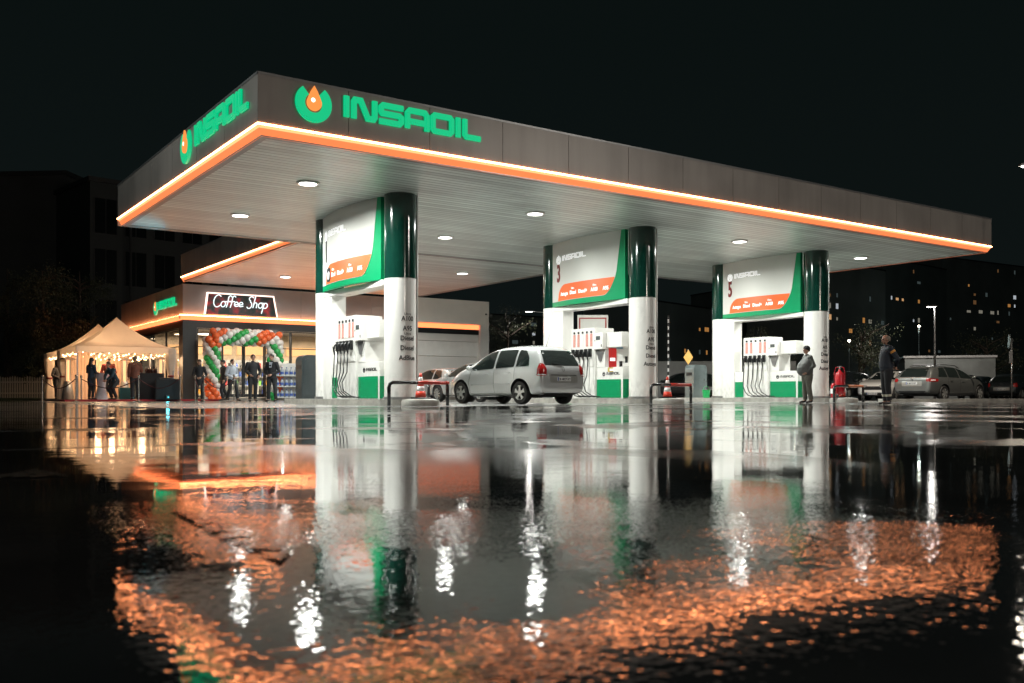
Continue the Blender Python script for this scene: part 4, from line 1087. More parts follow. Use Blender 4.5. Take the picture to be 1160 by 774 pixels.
M_dwin = mat('dark_window', (.008, .010, .010), .15)
def block(name, px0, d0, px1, d1, depth, h, lab, mt, rows, cols, lit, wsz=(1.3, 1.4), z0=1.6, cat='apartment block', mpl=(0, 0)):
    a, b = W(px0, d0), W(px1, d1); L_ = (b-a).length; dr = (b-a)/L_; rz = math.atan2(dr.y, dr.x)
    t = thing(name, lab, cat, a, rz)
    m = MB(); m.bb(0, L_, 0, depth, 0, h); wl_ = m.build('wall', mt, t)
    m = MB(); m.bb(-.15, L_+.15, -.15, depth+.15, h+.002, h+.35); m.build('roof', M_seam, t)
    if rows:
        sx = L_/cols; sz = (h-z0)/rows; pw = bpy.data.meshes
        fm = None; n = 0
        for i in range(cols):
            for j in range(rows):
                k = (i, j); e = lit.get(k)
                if e is None and (rows*cols > 96 or h > 20): continue
                n += 1
                if fm is None:
                    m = MB(); m.bb(-wsz[0]/2-.08, wsz[0]/2+.08, -.05, .04, -.06, wsz[1]+.06); fo = m.build('window', M_seam, t); fm = fo.data
                    m = MB(); m.bb(-wsz[0]/2, -.03, -.07, -.052, 0, wsz[1]); m.bb(.03, wsz[0]/2, -.07, -.052, 0, wsz[1]); po = m.build('pane', M_dwin, fo); pm = po.data
                else:
                    fo = bpy.data.objects.new('window', fm); COL.objects.link(fo); fo.parent = t
                    po = bpy.data.objects.new('pane', pm); COL.objects.link(po); po.parent = fo
                fo.location = ((i+.5)*sx, 0, z0+j*sz)
                if h > 18.5: fo.scale = (rw.choice((.45, .7, 1, 1.3)), 1, rw.choice((.5, .7, .9)))
                if e: po.material_slots[0].link = 'OBJECT'; po.material_slots[0].material = e
                elif po.material_slots[0].link != 'OBJECT': po.material_slots[0].link = 'OBJECT'; po.material_slots[0].material = M_dwin
    return t
rw = random.Random(11)
LW = [emat('window_warm', (1, .55, .25), .55), emat('window_cool', (.85, .92, 1), .45), emat('window_amber', (1, .45, .12), .35), emat('window_dim', (.8, .75, .6), .22)]
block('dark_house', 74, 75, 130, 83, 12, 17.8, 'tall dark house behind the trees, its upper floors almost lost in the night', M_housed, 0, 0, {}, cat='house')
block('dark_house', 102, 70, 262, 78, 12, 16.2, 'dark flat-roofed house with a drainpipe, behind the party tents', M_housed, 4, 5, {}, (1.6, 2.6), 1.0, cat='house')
m = MB(); p = W(148, 71.2); m.tube([(p.x, p.y, 0), (p.x, p.y, 15.5)], .10, 8)
tag(m.build('drainpipe', M_seam), 'black drainpipe down the dark flat-roofed house', 'drainpipe')
# ---------------------------------------------------------------- town in the dark on the right
LWD = [emat('window_faint_warm', (1, .5, .2), .10), emat('window_faint_cool', (.6, .8, .8), .06)]
M_town = [mat('town_wall_a', (.40, .40, .38), .9, var=.2, vs=.1), mat('town_wall_b', (.28, .29, .28), .9, var=.2, vs=.1)]
def lit_for(px0, d0, px1, d1, h, rows, cols, z0, pts):
    """choose the windows nearest the lights seen in the photograph"""
    out = {}; a, b = W(px0, d0), W(px1, d1)
    for px, py, e in pts:
        best = None
        for i in range(cols):
            p = a.lerp(b, (i+.5)/cols); q = p-Vector((CAMX, CAMY, 0)); dep = q.x*SN+q.y*CS; x = 580+F_PX*(q.x*CS-q.y*SN)/dep
            for j in range(rows):
                z = z0+j*(h-z0)/rows+.8; y = YH-F_PX*(z-.28)/dep; s = abs(x-px)+abs(y-py)
                if best is None or s < best[0]: best = (s, i, j)
        out[(best[1], best[2])] = LW[e]
    for _ in range(cols*rows//14): out.setdefault((rw.randrange(cols), rw.randrange(rows)), LWD[rw.randrange(2)])
    return out
def town(px0, d0, px1, d1, depth, h, lab, mi, pts, wsz=(1.6, 1.5)):
    d0 *= 1.8; d1 *= 1.8; h *= 1.8; depth *= 1.5
    a, b = W(px0, d0), W(px1, d1); cols = max(3, int((b-a).length/3.2)); rows = max(2, int(h/2.9))
    block('apartment_block', px0, d0, px1, d1, depth, h, lab, M_town[mi], rows, cols, lit_for(px0, d0, px1, d1, h, rows, cols, 1.6, pts), wsz)
town(928, 128, 1003, 140, 14, 18.5, 'dark apartment block with small lit windows just right of pump five', 0, [(941, 349, 3), (951, 349, 1), (941, 362, 0), (949, 361, 3), (979, 365, 2), (988, 367, 3), (962, 377, 2), (966, 377, 2)])
town(1000, 150, 1072, 165, 14, 22, 'dark apartment block behind the slim street lamp', 1, [(1008, 340, 1), (1016, 340, 0), (1022, 340, 0), (1042, 344, 2), (1033, 357, 1), (1042, 358, 3), (1042, 371, 3)])
town(1066, 170, 1200, 190, 16, 25, 'wide dark apartment block at the right edge of the town', 0, [(1067, 325, 2), (1094, 326, 2), (1097, 348, 3), (1108, 349, 3), (1123, 349, 3), (1133, 350, 3), (1146, 339, 1), (1150, 342, 1), (1145, 350, 2), (1106, 371, 3)])
town(745, 120, 812, 132, 14, 12, 'dark apartment block seen between portals three and five', 1, [(780, 394, 2), (793, 373, 2), (797, 394, 2), (802, 373, 2)])
town(545, 150, 640, 160, 14, 13, 'dark apartment block seen behind the silver minivan roof', 0, [(568, 373, 3), (573, 395, 3), (600, 372, 1), (601, 388, 3)])
town(830, 150, 915, 156, 14, 17, 'dark apartment block seen through the opening over pump five', 1, [(879, 373, 1), (884, 376, 3)])
# low lit hall behind the parked cars
t = thing('low_hall', 'low pale hall lit by the street lamp behind the parked estate car', 'hall', W(1025, 64), -YAW-.28)
M_hall = mat('hall_wall', (.20, .21, .20), .7, var=.25, vs=.8)
m = MB(); m.bb(0, 5.6, 0, 6, 0, 2.75); h_ = m.build('wall', M_hall, t)
m = MB(); m.bb(-.1, 5.7, -.1, 6.1, 2.752, 2.9); m.build('roof', M_grey, t)
m = MB(); m.bb(.55, 2.2, -.05, -.002, 1.0, 2.35); m.build('roller_door', M_shopgrey, t)
# hedges / far dark trees behind the car park
for k, (px, d, h, r, lab) in enumerate([(975, 62, 5.2, 2.6, 'dark round tree behind the dark parked car'), (1118, 74, 5.5, 3.0, 'dark tree behind the far parked cars'), (860, 60, 4.6, 2.4, 'dark tree seen through the opening over pump five'), (575, 75, 7.5, 3.2, 'dark tree behind the silver minivan roof'), (700, 70, 5.0, 2.6, 'dark tree behind pump three')]):
    tree(W(px, d), h, r, 40+k, lab, weep=.2, nleaf=3000)
# low wall seen right of portal three
t = tag(MB().bb(0, 7.5, 0, .3, 0, 2.05).build('boundary_wall', mat('grey_render', (.16, .17, .17), .7, var=.2, vs=1), None, loc=W(742, 50), rz=-YAW), 'low grey boundary wall right of portal three', 'wall')

# ---------------------------------------------------------------- street lamps, poles, signs
def street_lamp(loc, h, arm, rz, lab, power, col=(1, .95, .88), head_len=.7, es=60, lampdir=None):
    t = thing('street_lamp', lab, 'street lamp', loc, rz)
    m = MB(); m.tube([(0, 0, 0), (0, 0, h*.5), (0, 0, h-.3), (arm*.15, 0, h-.05), (arm*.5, 0, h), (arm, 0, h+.02)], [.09, .07, .05, .04, .035, .03], 10); m.build('pole', M_grey, t, smooth=True)
    m = MB(); m.box((arm+head_len*.4, 0, h+.03), (head_len, .26, .10), bev=.03); hd = m.build('lamp_head', M_grey, t)
    m = MB(); m.box((arm+head_len*.4, 0, h-.03), (head_len*.7, .18, .03), bev=.008); m.build('lamp_lens', emat('street_lens', (1, .97, .92), es), hd)
    o = point('street_lamp_light', (0, 0, 0), power, col, r=.12); o.parent = t; o.location = (arm+head_len*.4, 0, h-.12)
    return t
street_lamp(W(1059, 60), 5.9, -.5, -YAW, 'slim lit street lamp standing behind the parked estate car', 900, es=22)
street_lamp(W(618, 75, 0), 6.9, -1.6, -YAW, 'lit street lamp with long arm seen left of portal three', 250, es=20)
street_lamp(W(1172, 36), 9.05, -.5, -YAW, 'tall bright street lamp cut by the right edge of the picture', 2600, (1, .86, .68), es=30)
# unseen lamps added out of frame to light the canopy fascia
street_lamp(W(2250, 14), 9.0, .8, R_(160), 'added unseen lamp out of frame at the right, lighting the fascia', 3200, (1, .93, .84))
street_lamp(W(-900, -24), 9.0, .8, R_(100), 'added unseen lamp behind the viewpoint, lighting the fascia', 9500, (1, .86, .74))
street_lamp(W(-280, 17), 8.5, .6, 0, 'added unseen lamp out of frame at the left, lighting the side fascia', 1000, (.95, 1, .95))
def tiny_lamp(px, d, z, lab):
    t = thing('street_lamp', lab, 'street lamp', W(px, d)); m = MB(); m.cyl((0, 0, 0), (0, 0, z), .05, .04, 8); m.build('pole', M_grey, t)
    m = MB(); m.sph((0, 0, z+.1), .14, 10); m.build('lamp_lens', emat('far_lamp', (1, .85, .65), 16), t)
    o = point('town_fill_light', (0, 0, z-.2), 700, (.75, 1, .95), r=.12); o.parent = t  # cool light added to lift the dark walls of the town
tiny_lamp(900, 190, 9, 'added unseen lamp low behind pump five, lighting the town blocks'); tiny_lamp(1110, 240, 9, 'added far lamp lighting the dark town at the right'); tiny_lamp(590, 200, 8, 'added far lamp behind the minivan roof, lighting the town blocks'); tiny_lamp(962, 100, 5.9, 'far street lamp glowing under the amber windows'); tiny_lamp(1041, 120, 8.9, 'tiny far street lamp left of the slim one')  # those labelled added are put in to light the apartment blocks
# striped pole
t = thing('striped_pole', 'tall black and white striped pole between portals three and five', 'pole', W(757, 46)); z = .2; k = 0
while z < 4.1:
    m = MB(); m.cyl((0, 0, z), (0, 0, z+.17), .045, n=10); m.build('white_band' if k % 2 else 'black_band', M_conew if k % 2 else M_black, t); z += .171; k += 1
m = MB(); m.cyl((0, 0, 0), (0, 0, .2), .06, n=10); m.build('foot', M_grey, t)
# yellow diamond priority sign
t = thing('road_sign', 'yellow diamond road sign over a small white plate', 'road sign', W(779.5, 43), -YAW)
m = MB(); m.cyl((0, 0, 0), (0, 0, 2.35), .03, n=8); m.build('post', M_grey, t)
M_yel = mat('sign_yellow', (.75, .42, .10), .4, emis=(1, .5, .12), es=.05)
m = MB(); m.prism([(0, -.34), (.22, 0), (0, .34), (-.22, 0)], .035, .05, lambda x, y, z: Vector((x, -z, 1.98+y))); m.build('diamond', M_yel, t)
m = MB(); m.bb(-.13, .13, -.05, -.035, 1.15, 1.45, bev=.004); pl_ = m.build('plate', M_conew, t)
m = MB(); m.bb(-.06, .06, -.056, -.051, 1.24, 1.36); m.build('plate_mark', M_textk, pl_)
# sign post at the far right, seen edge-on
t = thing('road_sign', 'grey road sign on a post near the right edge, turned edge-on', 'road sign', W(1146, 44), -YAW)
m = MB(); m.cyl((0, 0, 0), (0, 0, 2.9), .035, n=10); m.build('post', M_steel, t, smooth=True)
m = MB(); m.prism(ring_pts(.33, 0, 2*PI, 24)[:-1], -.01, .01, lambda x, y, z: Vector((-.12+z+x*.3, x*.9, 2.75+y))); m.build('round_disc', M_grey, t)
m = MB(); m.bb(-.14, .02, -.06, -.04, 1.75, 2.3, bev=.004); m.build('plate', M_grey, t)
# kerb line and worn painted arrow
M_paint = ground_material('road_paint', (.20, .18, .155), False, True)
m = MB(); a = W(-20, 2.95); m.prism([(W(x, d).x, W(x, d).y) for x, d in ((-60, 3.05), (78, 3.2), (62, 3.32), (40, 3.48), (8, 3.25), (-60, 3.22))], .0045, .0055); struct(m.build('road_marking', M_paint))
m = MB(); m.prism([(W(x, d).x, W(x, d).y) for x, d in ((192, 2.28), (215, 2.3), (330, 1.66), (318, 1.56), (258, 1.78))], .0045, .0055); struct(m.build('arrow_marking', M_paint))
# guard kerb along the far car park
m = MB(); a, b = W(1000, 34), W(1400, 40); m.prism([(p.x, p.y) for p in (a, b, b+Vector((.1, .25, 0)), a+Vector((.1, .25, 0)))], .0045, .12); struct(m.build('car_park_kerb', M_concrete))

# ---------------------------------------------------------------- cars
def interp(tab, x):
    if x <= tab[0][0]: return tab[0][1]
    for (a, va), (b, vb) in zip(tab, tab[1:]):
        if x <= b:
            f = (x-a)/(b-a); return va+(vb-va)*f
    return tab[-1][1]
def paint(name, col, metal=.35, rough=.3):
    return mat(name, col, rough, metal, coat=.8, var=.05, vs=1.2, bump=0)
M_arch = mat('wheel_arch_black', (.008, .008, .008), .8)
M_seat = mat('seat_cloth', (.03, .03, .032), .8)
def make_car(name, lab, P, loc, heading, group=None, detail=True, plate=None):
    """heading: world angle of the car's nose. P: profile tables along x from the tail (0) to the nose (L)"""
    L_ = P['L']; root = thing(name, lab, 'car', loc, heading, group)
    xs = P['xs']; bm = bmesh.new(); rings = []
    for x in xs:
        zb, zt = interp(P['bot'], x), interp(P['top'], x); bl = min(interp(P['belt'], x), zt-.015); hw = interp(P['hw'], x); ht = interp(P['ht'], x)
        g = max(0, min(1, (zt-bl)/.35)); hr = hw*.93*(1-g)+ht*g
        sec = [(0, zb), (hw*.80, zb), (hw*.95, zb+.05), (hw*.985, zb+(bl-zb)*.28), (hw, zb+(bl-zb)*.55), (hw*.995, zb+(bl-zb)*.78), (hw*.965, bl),
               (hw*.965+(hr-hw*.965)*.55, bl+(zt-bl)*.55), (hr, bl+(zt-bl)*.86), (hr*.82, zt-.02*g), (hr*.45, zt+.012*g), (0, zt+.02*g)]
        full = [(y, z) for y, z in sec] + [(-y, z) for y, z in sec[-2:0:-1]]
        rings.append([bm.verts.new((x-L_/2, y, z)) for y, z in full])
    n = len(rings[0])
    for a, b in zip(rings, rings[1:]):
        for k in range(n): bm.faces.new((a[k], a[(k+1) % n], b[(k+1) % n], b[k]))
    bm.faces.new(rings[0][::-1]); bm.faces.new(rings[-1])
    bmesh.ops.recalc_face_normals(bm, faces=bm.faces)
    me = bpy.data.meshes.new('body'); bm.to_mesh(me); bm.free()
    body = link('body', me, [P['paint'], M_arch], root, smooth=True)
    sb_ = body.modifiers.new('s', 'SUBSURF'); sb_.levels = 2; sb_.render_levels = 2
    wr = P['wr']; cut = MB(); hwm = max(h for _, h in P['hw'])
    cut.mi = 1
    for x in P['wx']:
        for s in (-1, 1): cut.cyl((x-L_/2, s*(hwm-.27), wr), (x-L_/2, s*(hwm+.3), wr), wr+.075, n=36)
    co = cut.build('cutter', [P['paint'], M_arch], root); body.modifiers.new('t', 'TRIANGULATE'); bo = body.modifiers.new('b', 'BOOLEAN'); bo.object = co; bo.operation = 'DIFFERENCE'; bo.solver = 'EXACT'; bo.use_self = True
    try: bo.material_mode = 'INDEX'
    except Exception: pass
    co.hide_render = True
    bpy.context.view_layer.update(); dg = bpy.context.evaluated_depsgraph_get()
    me2 = bpy.data.meshes.new_from_object(body.evaluated_get(dg)); body.modifiers.clear(); body.data = me2; bpy.data.objects.remove(co)
    for pg in me2.polygons:
        c_ = pg.center
        for x in P['wx']:
            dd = math.hypot(c_.x-(x-L_/2), c_.z-wr)
            if dd < wr+.079 and (abs(abs(c_.y)-(hwm-.27)) < .012 or (dd > wr+.068 and abs(pg.normal.y) < .2)): pg.material_index = 1
    me2.shade_smooth(); me2.set_sharp_from_angle(angle=R_(38))
    bvh = BVHTree.FromPolygons([v.co.copy() for v in me2.vertices], [tuple(p.vertices) for p in me2.polygons])
    def patch(nm, poly, fn, dirn, mt, off=.005, thick=.0, parent=body, cuts=3, rnd=.03, lb=None, smooth=True):
        """poly in 2D -> fn maps to a start point outside; ray along dirn lands on the body"""
        poly = rounded(poly, rnd, 4); b2 = bmesh.new(); vs = [b2.verts.new((x, y, 0)) for x, y in poly]
        tr = tessellate_polygon([[Vector((x, y, 0)) for x, y in poly]])
        for t_ in tr:
            try: b2.faces.new([vs[i] for i in t_])
            except ValueError: pass
        for _ in range(cuts):
            es = [e for e in b2.edges if e.calc_length() > .09]
            if not es: break
            bmesh.ops.subdivide_edges(b2, edges=es, cuts=1, use_grid_fill=False); bmesh.ops.triangulate(b2, faces=b2.faces)
        d = Vector(dirn).normalized(); ok = 0
        for v in b2.verts:
            st = Vector(fn(v.co.x, v.co.y)); hit = bvh.ray_cast(st, d)
            if hit[0] is not None: v.co = hit[0]-d*off; ok += 1; last = v.co.copy()
            else: v.co = st; v.tag = True
        bad = [v for v in b2.verts if v.tag]
        if bad and len(bad) < len(b2.verts): bmesh.ops.delete(b2, geom=bad, context='VERTS')
        if not b2.faces: b2.free(); return None
        bmesh.ops.recalc_face_normals(b2, faces=b2.faces)
        m_ = bpy.data.meshes.new(nm); b2.to_mesh(m_); b2.free(); o = link(nm, m_, mt, parent, smooth=smooth)
        if lb: o['label'] = lb
        return o
    H = L_/2
    side = lambda s: (lambda x, z: (x-H, s*1.6, z))
    for s in (-1, 1):
        for poly in P['side_windows']: patch('side_window', poly, side(s), (0, -s, 0), M_carglass, .006, rnd=.05)
        for x, z in P.get('handles', []):
            m = MB(); y = bvh.ray_cast(Vector((x-H, s*1.6, z)), Vector((0, -s, 0)))[0]
            if y is not None: m.box((x-H, y.y+s*.018, z), (.17, .028, .032), bev=.01); m.build('door_handle', P['paint'], body, smooth='auto')
        for ln in P.get('seams', []):
            pts = []
            for (x0, z0), (x1, z1) in zip(ln, ln[1:]):
                for k in range(9):
                    x, z = x0+(x1-x0)*k/8, z0+(z1-z0)*k/8; h = bvh.ray_cast(Vector((x-H, s*1.6, z)), Vector((0, -s, 0)))[0]
                    if h is not None: pts.append(h+Vector((0, s*.000, 0)))
            if len(pts) > 2: m = MB(); m.tube(pts, .005, 5); m.build('door_seam', M_arch, body)
        for ln in P.get('trim', []):
            pts = []
            for k in range(17):
                x = ln[0][0]+(ln[1][0]-ln[0][0])*k/16; z = ln[0][1]+(ln[1][1]-ln[0][1])*k/16
                h = bvh.ray_cast(Vector((x-H, s*1.6, z)), Vector((0, -s, 0)))[0]
                if h is not None: pts.append(h+Vector((0, s*.006, 0)))
            if len(pts) > 2: m = MB(); m.tube(pts, .016, 6); m.build('side_moulding', P['paint'], body, smooth=True)
        x, z = P['mirror']; h = bvh.ray_cast(Vector((x-H, s*1.6, z-.05)), Vector((0, -s, 0)))[0]
        if h is not None:
            m = MB(); m.sph((x-H, h.y+s*.11, z+.03), .1, 14, (.75, 1.0, .72)); m.tube([(x-H, h.y-s*.01, z-.02), (x-H, h.y+s*.08, z)], .022, 8); m.build('wing_mirror', P.get('mirror_mat', P['paint']), root, smooth=True)
        for x, zc in [(x, wr) for x in P['wx']]:
            wt = bpy.data.objects.new('wheel', None); COL.objects.link(wt); wt.parent = root; wt.location = (x-H, s*(hwm-.115), zc)
            m = MB(); Mx = Matrix.Rotation(PI/2, 4, 'X')
            m.lathe([(wr*.62, -.10), (wr*.93, -.105), (wr, -.075), (wr, .075), (wr*.93, .105), (wr*.62, .10), (wr*.62, -.10)], n=32, M=Mx, caps=False); m.build('tyre', M_tyre, wt, smooth='auto')
            m = MB(); yo = s*.085
            m.lathe([(wr*.66, .07*s*-1), (wr*.66, .095*s*-1), (wr*.60, .09*s*-1), (wr*.58, .03*s*-1)], n=32, M=Mx, caps=False)
            ns = P.get('spokes', 5)
            for k in range(ns):
                a = 2*PI*k/ns+.3
                wa = wr*(.17 if ns <= 6 else .08); ca, sa = math.cos(a), math.sin(a)
                m.prism([(wr*.12, -wa*.75), (wr*.40, -wa*.55), (wr*.63, -wa*1.25), (wr*.63, wa*1.25), (wr*.40, wa*.55), (wr*.12, wa*.75)], 0, .022, lambda x, y, z, ca=ca, sa=sa: Vector((x*ca-y*sa, yo-s*.006+s*z, x*sa+y*ca)))
            m.cyl((0, yo-s*.01, 0), (0, yo+s*.015, 0), wr*.17, n=16)
            m.build('rim', M_rim, wt, smooth='auto')
            m = MB(); m.cyl((0, s*.0, 0), (0, s*.03, 0), wr*.6, n=24); m.build('brake_disc', M_arch, wt)
    rear = lambda y, z: (-H-1, y, z)
    front = lambda y, z: (H+1, y, z)
    patch('rear_window', P['rear_glass'], rear, (1, 0, 0), M_carglass, .006, rnd=.06)
    patch('windscreen', P['front_glass'], front, (-1, 0, 0), M_carglass, .006, rnd=.06)
    for s in (-1, 1):
        lp = P['tail']; dv = Vector((1, -s*.75, 0)).normalized(); pv = Vector((s*.6, 0, 0))
        rt = Vector((-dv.y, dv.x, 0))*s*-1
        # lamp polygons are given as (distance round the corner, z)
        base = Vector((-H, s*hwm*.93, 0))-dv*1.2
        o = patch('tail_lamp', lp, lambda a, z, base=base, rt=rt: base+rt*a*-1+Vector((0, 0, z)), dv, M_tail, .010, rnd=.05)
        if P.get('tail_white') and o:
            patch('reversing_lens', P['tail_white'], lambda a, z, base=base, rt=rt: base+rt*a*-1+Vector((0, 0, z)), dv, M_conew, .013, rnd=.02)
        dv2 = Vector((-1, -s*.75, 0)).normalized(); rt2 = Vector((-dv2.y, dv2.x, 0))*s; base2 = Vector((H, s*interp(P['hw'], L_-.25)*.93, 0))-dv2*1.2
        patch('headlight', P['head'], lambda a, z, base=base2, rt=rt2: base+rt*a+Vector((0, 0, z)), dv2, M_headl, .010, rnd=.05)
    for z, w_, hh, wh in P.get('rear_bits', []):
        patch(wh, [(-w_/2, z), (w_/2, z), (w_/2, z+hh), (-w_/2, z+hh)], rear, (1, 0, 0), {'recess': M_panel_rec, 'chrome_bar': M_steel, 'diffuser': M_arch}[wh], .007, rnd=.03)
    for z, w_, hh, wh in P.get('front_bits', []):
        patch(wh, [(-w_/2, z), (w_/2, z), (w_/2*1.05, z+hh), (-w_/2*1.05, z+hh)], front, (-1, 0, 0), {'grille': M_arch, 'chrome_bar': M_steel, 'lower_grille': M_arch, 'recess': M_panel_rec}[wh], .007, rnd=.03)
    for (dx, z, st, dv) in ((-1, P['plate'][0], rear, (1, 0, 0)), (1, P['plate'][1], front, (-1, 0, 0))):
        h = bvh.ray_cast(Vector(st(0, z)), Vector(dv))[0]
        if h is None: continue
        m = MB(); m.box((h.x+dx*.016, 0, z), (.014, .50, .11), bev=.004); pl2 = m.build('number_plate', M_plate, root)
        txt = P.get('reg', 'CB 4827 KT'); X = h.x+dx*.024
        link('registration', textmesh(txt, .092, .002, (lambda x, y, z_, X=X, z=z, dx=dx: Vector((X+dx*z_, x*dx, z-.034+y))), align='CENTER', bold=.002), M_textk, pl2)
        m = MB(); m.box((X+dx*.001, -.232*dx, z), (.002, .034, .10)); m.build('plate_band', GOODS[2], pl2)
    if P.get('emblem'):
        for (zz, st, dv, dx) in ((P['emblem'][0], rear, (1, 0, 0), -1), (P['emblem'][1], front, (-1, 0, 0), 1)):
            h = bvh.ray_cast(Vector(st(0, zz)), Vector(dv))[0]
            if h is None: continue
            m = MB(); m.tube([(h.x+dx*.012, .048*math.cos(a), zz+.048*math.sin(a)) for a in [2*PI*k/20 for k in range(20)]], .006, 6, closed=True); m.tube([(h.x+dx*.012, -.05, zz), (h.x+dx*.012, .05, zz)], .006, 6); m.build('emblem', M_steel, body)
    if P.get('rails'):
        for s in (-1, 1):
            ht = interp(P['ht'], 1.5)*.86; pts = [Vector((x-H, s*ht, interp(P['top'], x)+(.012 if k in (0, 6) else .045))) for k, x in enumerate([.75+.30*k for k in range(7)])]
            m = MB(); m.tube(pts, .016, 6); m.build('roof_rail', M_arch, root, smooth=True)
    if P.get('aerial'):
        x = P['aerial']; z = interp(P['top'], x); m = MB(); m.tube([(x-H, .0, z), (x-H-.16, .0, z+.38)], [.008, .003], 6); m.build('aerial', M_black, root)
    if P.get('wiper'):
        m = MB(); h1 = bvh.ray_cast(Vector(rear(.0, P['wiper'])), Vector((1, 0, 0)))[0]; h2 = bvh.ray_cast(Vector(rear(.36, P['wiper']+.05)), Vector((1, 0, 0)))[0]
        if h1 and h2: m.tube([h1-Vector((.02, 0, 0)), h2-Vector((.025, 0, 0))], .010, 6); m.build('wiper', M_arch, root)
    m = MB()
    for x in (H-1.0, -H+.35): m.bb(x, x+.5, -hwm*.7, hwm*.7, .20, .34)
    m.build('underbody', M_arch, root)
    return root
M_panel_rec = mat('tailgate_recess', (.30, .30, .28), .3, metal=.4, coat=.5)
M_silver = paint('silver_paint', (.52, .53, .53), .35, .2); M_silver2 = paint('pale_silver_paint', (.50, .50, .49), .4, .22)
M_white_car = paint('white_car_paint', (.78, .77, .74), .02); M_greycar = paint('grey_car_paint', (.13, .135, .13), .5); M_darkcar = paint('dark_car_paint', (.02, .025, .028), .3)
MPV = dict(L=4.47, paint=M_silver, wr=.325, wx=(.86, 3.56), spokes=5,
    xs=[0, .03, .07, .14, .24, .36, .55, .85, 1.3, 1.8, 2.3, 2.75, 3.1, 3.4, 3.62, 3.85, 4.1, 4.27, 4.39, 4.45, 4.47],
    bot=[(0, .42), (.05, .30), (.3, .24), (3.9, .20), (4.35, .24), (4.47, .36)],
    top=[(0, .74), (.03, .98), (.07, 1.06), (.14, 1.20), (.24, 1.40), (.36, 1.565), (.55, 1.62), (.85, 1.645), (1.3, 1.65), (1.8, 1.645), (2.3, 1.60), (2.75, 1.45), (3.1, 1.27), (3.4, 1.10), (3.62, 1.02), (3.85, .97), (4.1, .87), (4.27, .77), (4.39, .64), (4.47, .52)],
    belt=[(0, 1.0), (.5, 1.01), (2.0, .97), (3.3, .92), (4.47, .60)],
    hw=[(0, .74), (.03, .80), (.07, .83), (.24, .865), (.85, .90), (3.3, .90), (3.85, .87), (4.1, .82), (4.27, .74), (4.39, .60), (4.47, .44)],
    ht=[(0, .72), (.24, .66), (.6, .64), (2.3, .64), (3.1, .66), (3.6, .74), (4.47, .42)],
    side_windows=[[(.52, 1.06), (1.06, 1.05), (1.06, 1.53), (.78, 1.50), (.58, 1.30)], [(1.14, 1.05), (1.96, 1.02), (1.96, 1.54), (1.14, 1.54)], [(2.04, 1.02), (3.02, .97), (3.12, 1.03), (2.72, 1.34), (2.36, 1.50), (2.04, 1.53)]],
    rear_glass=[(-.66, 1.08), (.66, 1.08), (.58, 1.50), (-.58, 1.50)], front_glass=[(-.70, 1.12), (.70, 1.12), (.60, 1.50), (-.60, 1.50)],
    tail=[(-.14, .78), (.13, .78), (.10, 1.0), (.04, 1.14), (-.08, 1.12), (-.17, .95)], tail_white=[(-.13, .80), (.10, .80), (.10, .83), (-.13, .83)],
    head=[(-.20, .62), (.22, .60), (.24, .74), (-.12, .82)], plate=(.70, .42), emblem=(.97, .74),
    rear_bits=[(.60, 1.02, .20, 'recess'), (.80, .98, .018, 'diffuser'), (.26, 1.2, .05, 'diffuser')], front_bits=[(.56, .9, .12, 'grille'), (.30, 1.0, .13, 'lower_grille'), (.70, .8, .02, 'chrome_bar')],
    handles=[(1.36, .90), (2.30, .86)], seams=[[(1.10, 1.02), (1.08, .60), (1.22, .32)], [(2.0, 1.0), (1.98, .32)], [(3.08, .98), (3.16, .60), (3.10, .30)], [(3.1, .30), (1.24, .30)]],
    trim=[((1.30, .58), (3.02, .55))], mirror=(3.06, 1.02), aerial=.72, wiper=1.09, reg='CB 4827 KT')
HATCH = dict(MPV); HATCH.update(L=4.20, paint=M_silver2, wr=.31, wx=(.78, 3.34), spokes=9, aerial=None,
    xs=[0, .03, .07, .14, .24, .36, .55, .85, 1.2, 1.6, 2.0, 2.4, 2.75, 3.0, 3.2, 3.5, 3.8, 4.0, 4.12, 4.17, 4.20],
    top=[(0, .70), (.03, .90), (.07, .98), (.24, 1.20), (.36, 1.32), (.55, 1.39), (.85, 1.435), (1.6, 1.45), (2.0, 1.42), (2.4, 1.30), (2.75, 1.12), (3.0, .99), (3.2, .95), (3.5, .90), (3.8, .82), (4.0, .72), (4.12, .60), (4.2, .48)],
    belt=[(0, .92), (2.0, .90), (3.0, .86), (4.2, .56)],
    hw=[(0, .68), (.07, .78), (.24, .83), (.85, .865), (3.0, .865), (3.5, .84), (3.8, .78), (4.0, .70), (4.12, .58), (4.2, .42)],
    ht=[(0, .66), (.5, .60), (2.0, .60), (2.75, .64), (3.2, .72), (4.2, .40)],
    side_windows=[[(.62, .96), (1.28, .95), (1.28, 1.36), (.85, 1.33)], [(1.36, .95), (2.62, .92), (2.72, .98), (2.35, 1.22), (2.02, 1.35), (1.36, 1.38)]],
    rear_glass=[(-.56, 1.0), (.56, 1.0), (.48, 1.32), (-.48, 1.32)], front_glass=[(-.66, 1.02), (.66, 1.02), (.54, 1.34), (-.54, 1.34)],
    tail=[(-.14, .70), (.12, .70), (.10, .94), (-.12, .92)], tail_white=None, head=[(-.20, .56), (.22, .54), (.24, .70), (-.12, .76)], plate=(.58, .38), emblem=(.86, .66),
    rear_bits=[(.50, .9, .18, 'recess')], front_bits=[(.52, .8, .10, 'grille'), (.26, .9, .12, 'lower_grille')],
    handles=[(1.50, .80), ], seams=[[(1.32, .92), (1.30, .30)], [(2.70, .9), (2.78, .5), (2.70, .28)]], trim=[((1.0, .52), (2.7, .50))], mirror=(2.66, .95), wiper=None, rails=False, reg='CA 1953 BM')
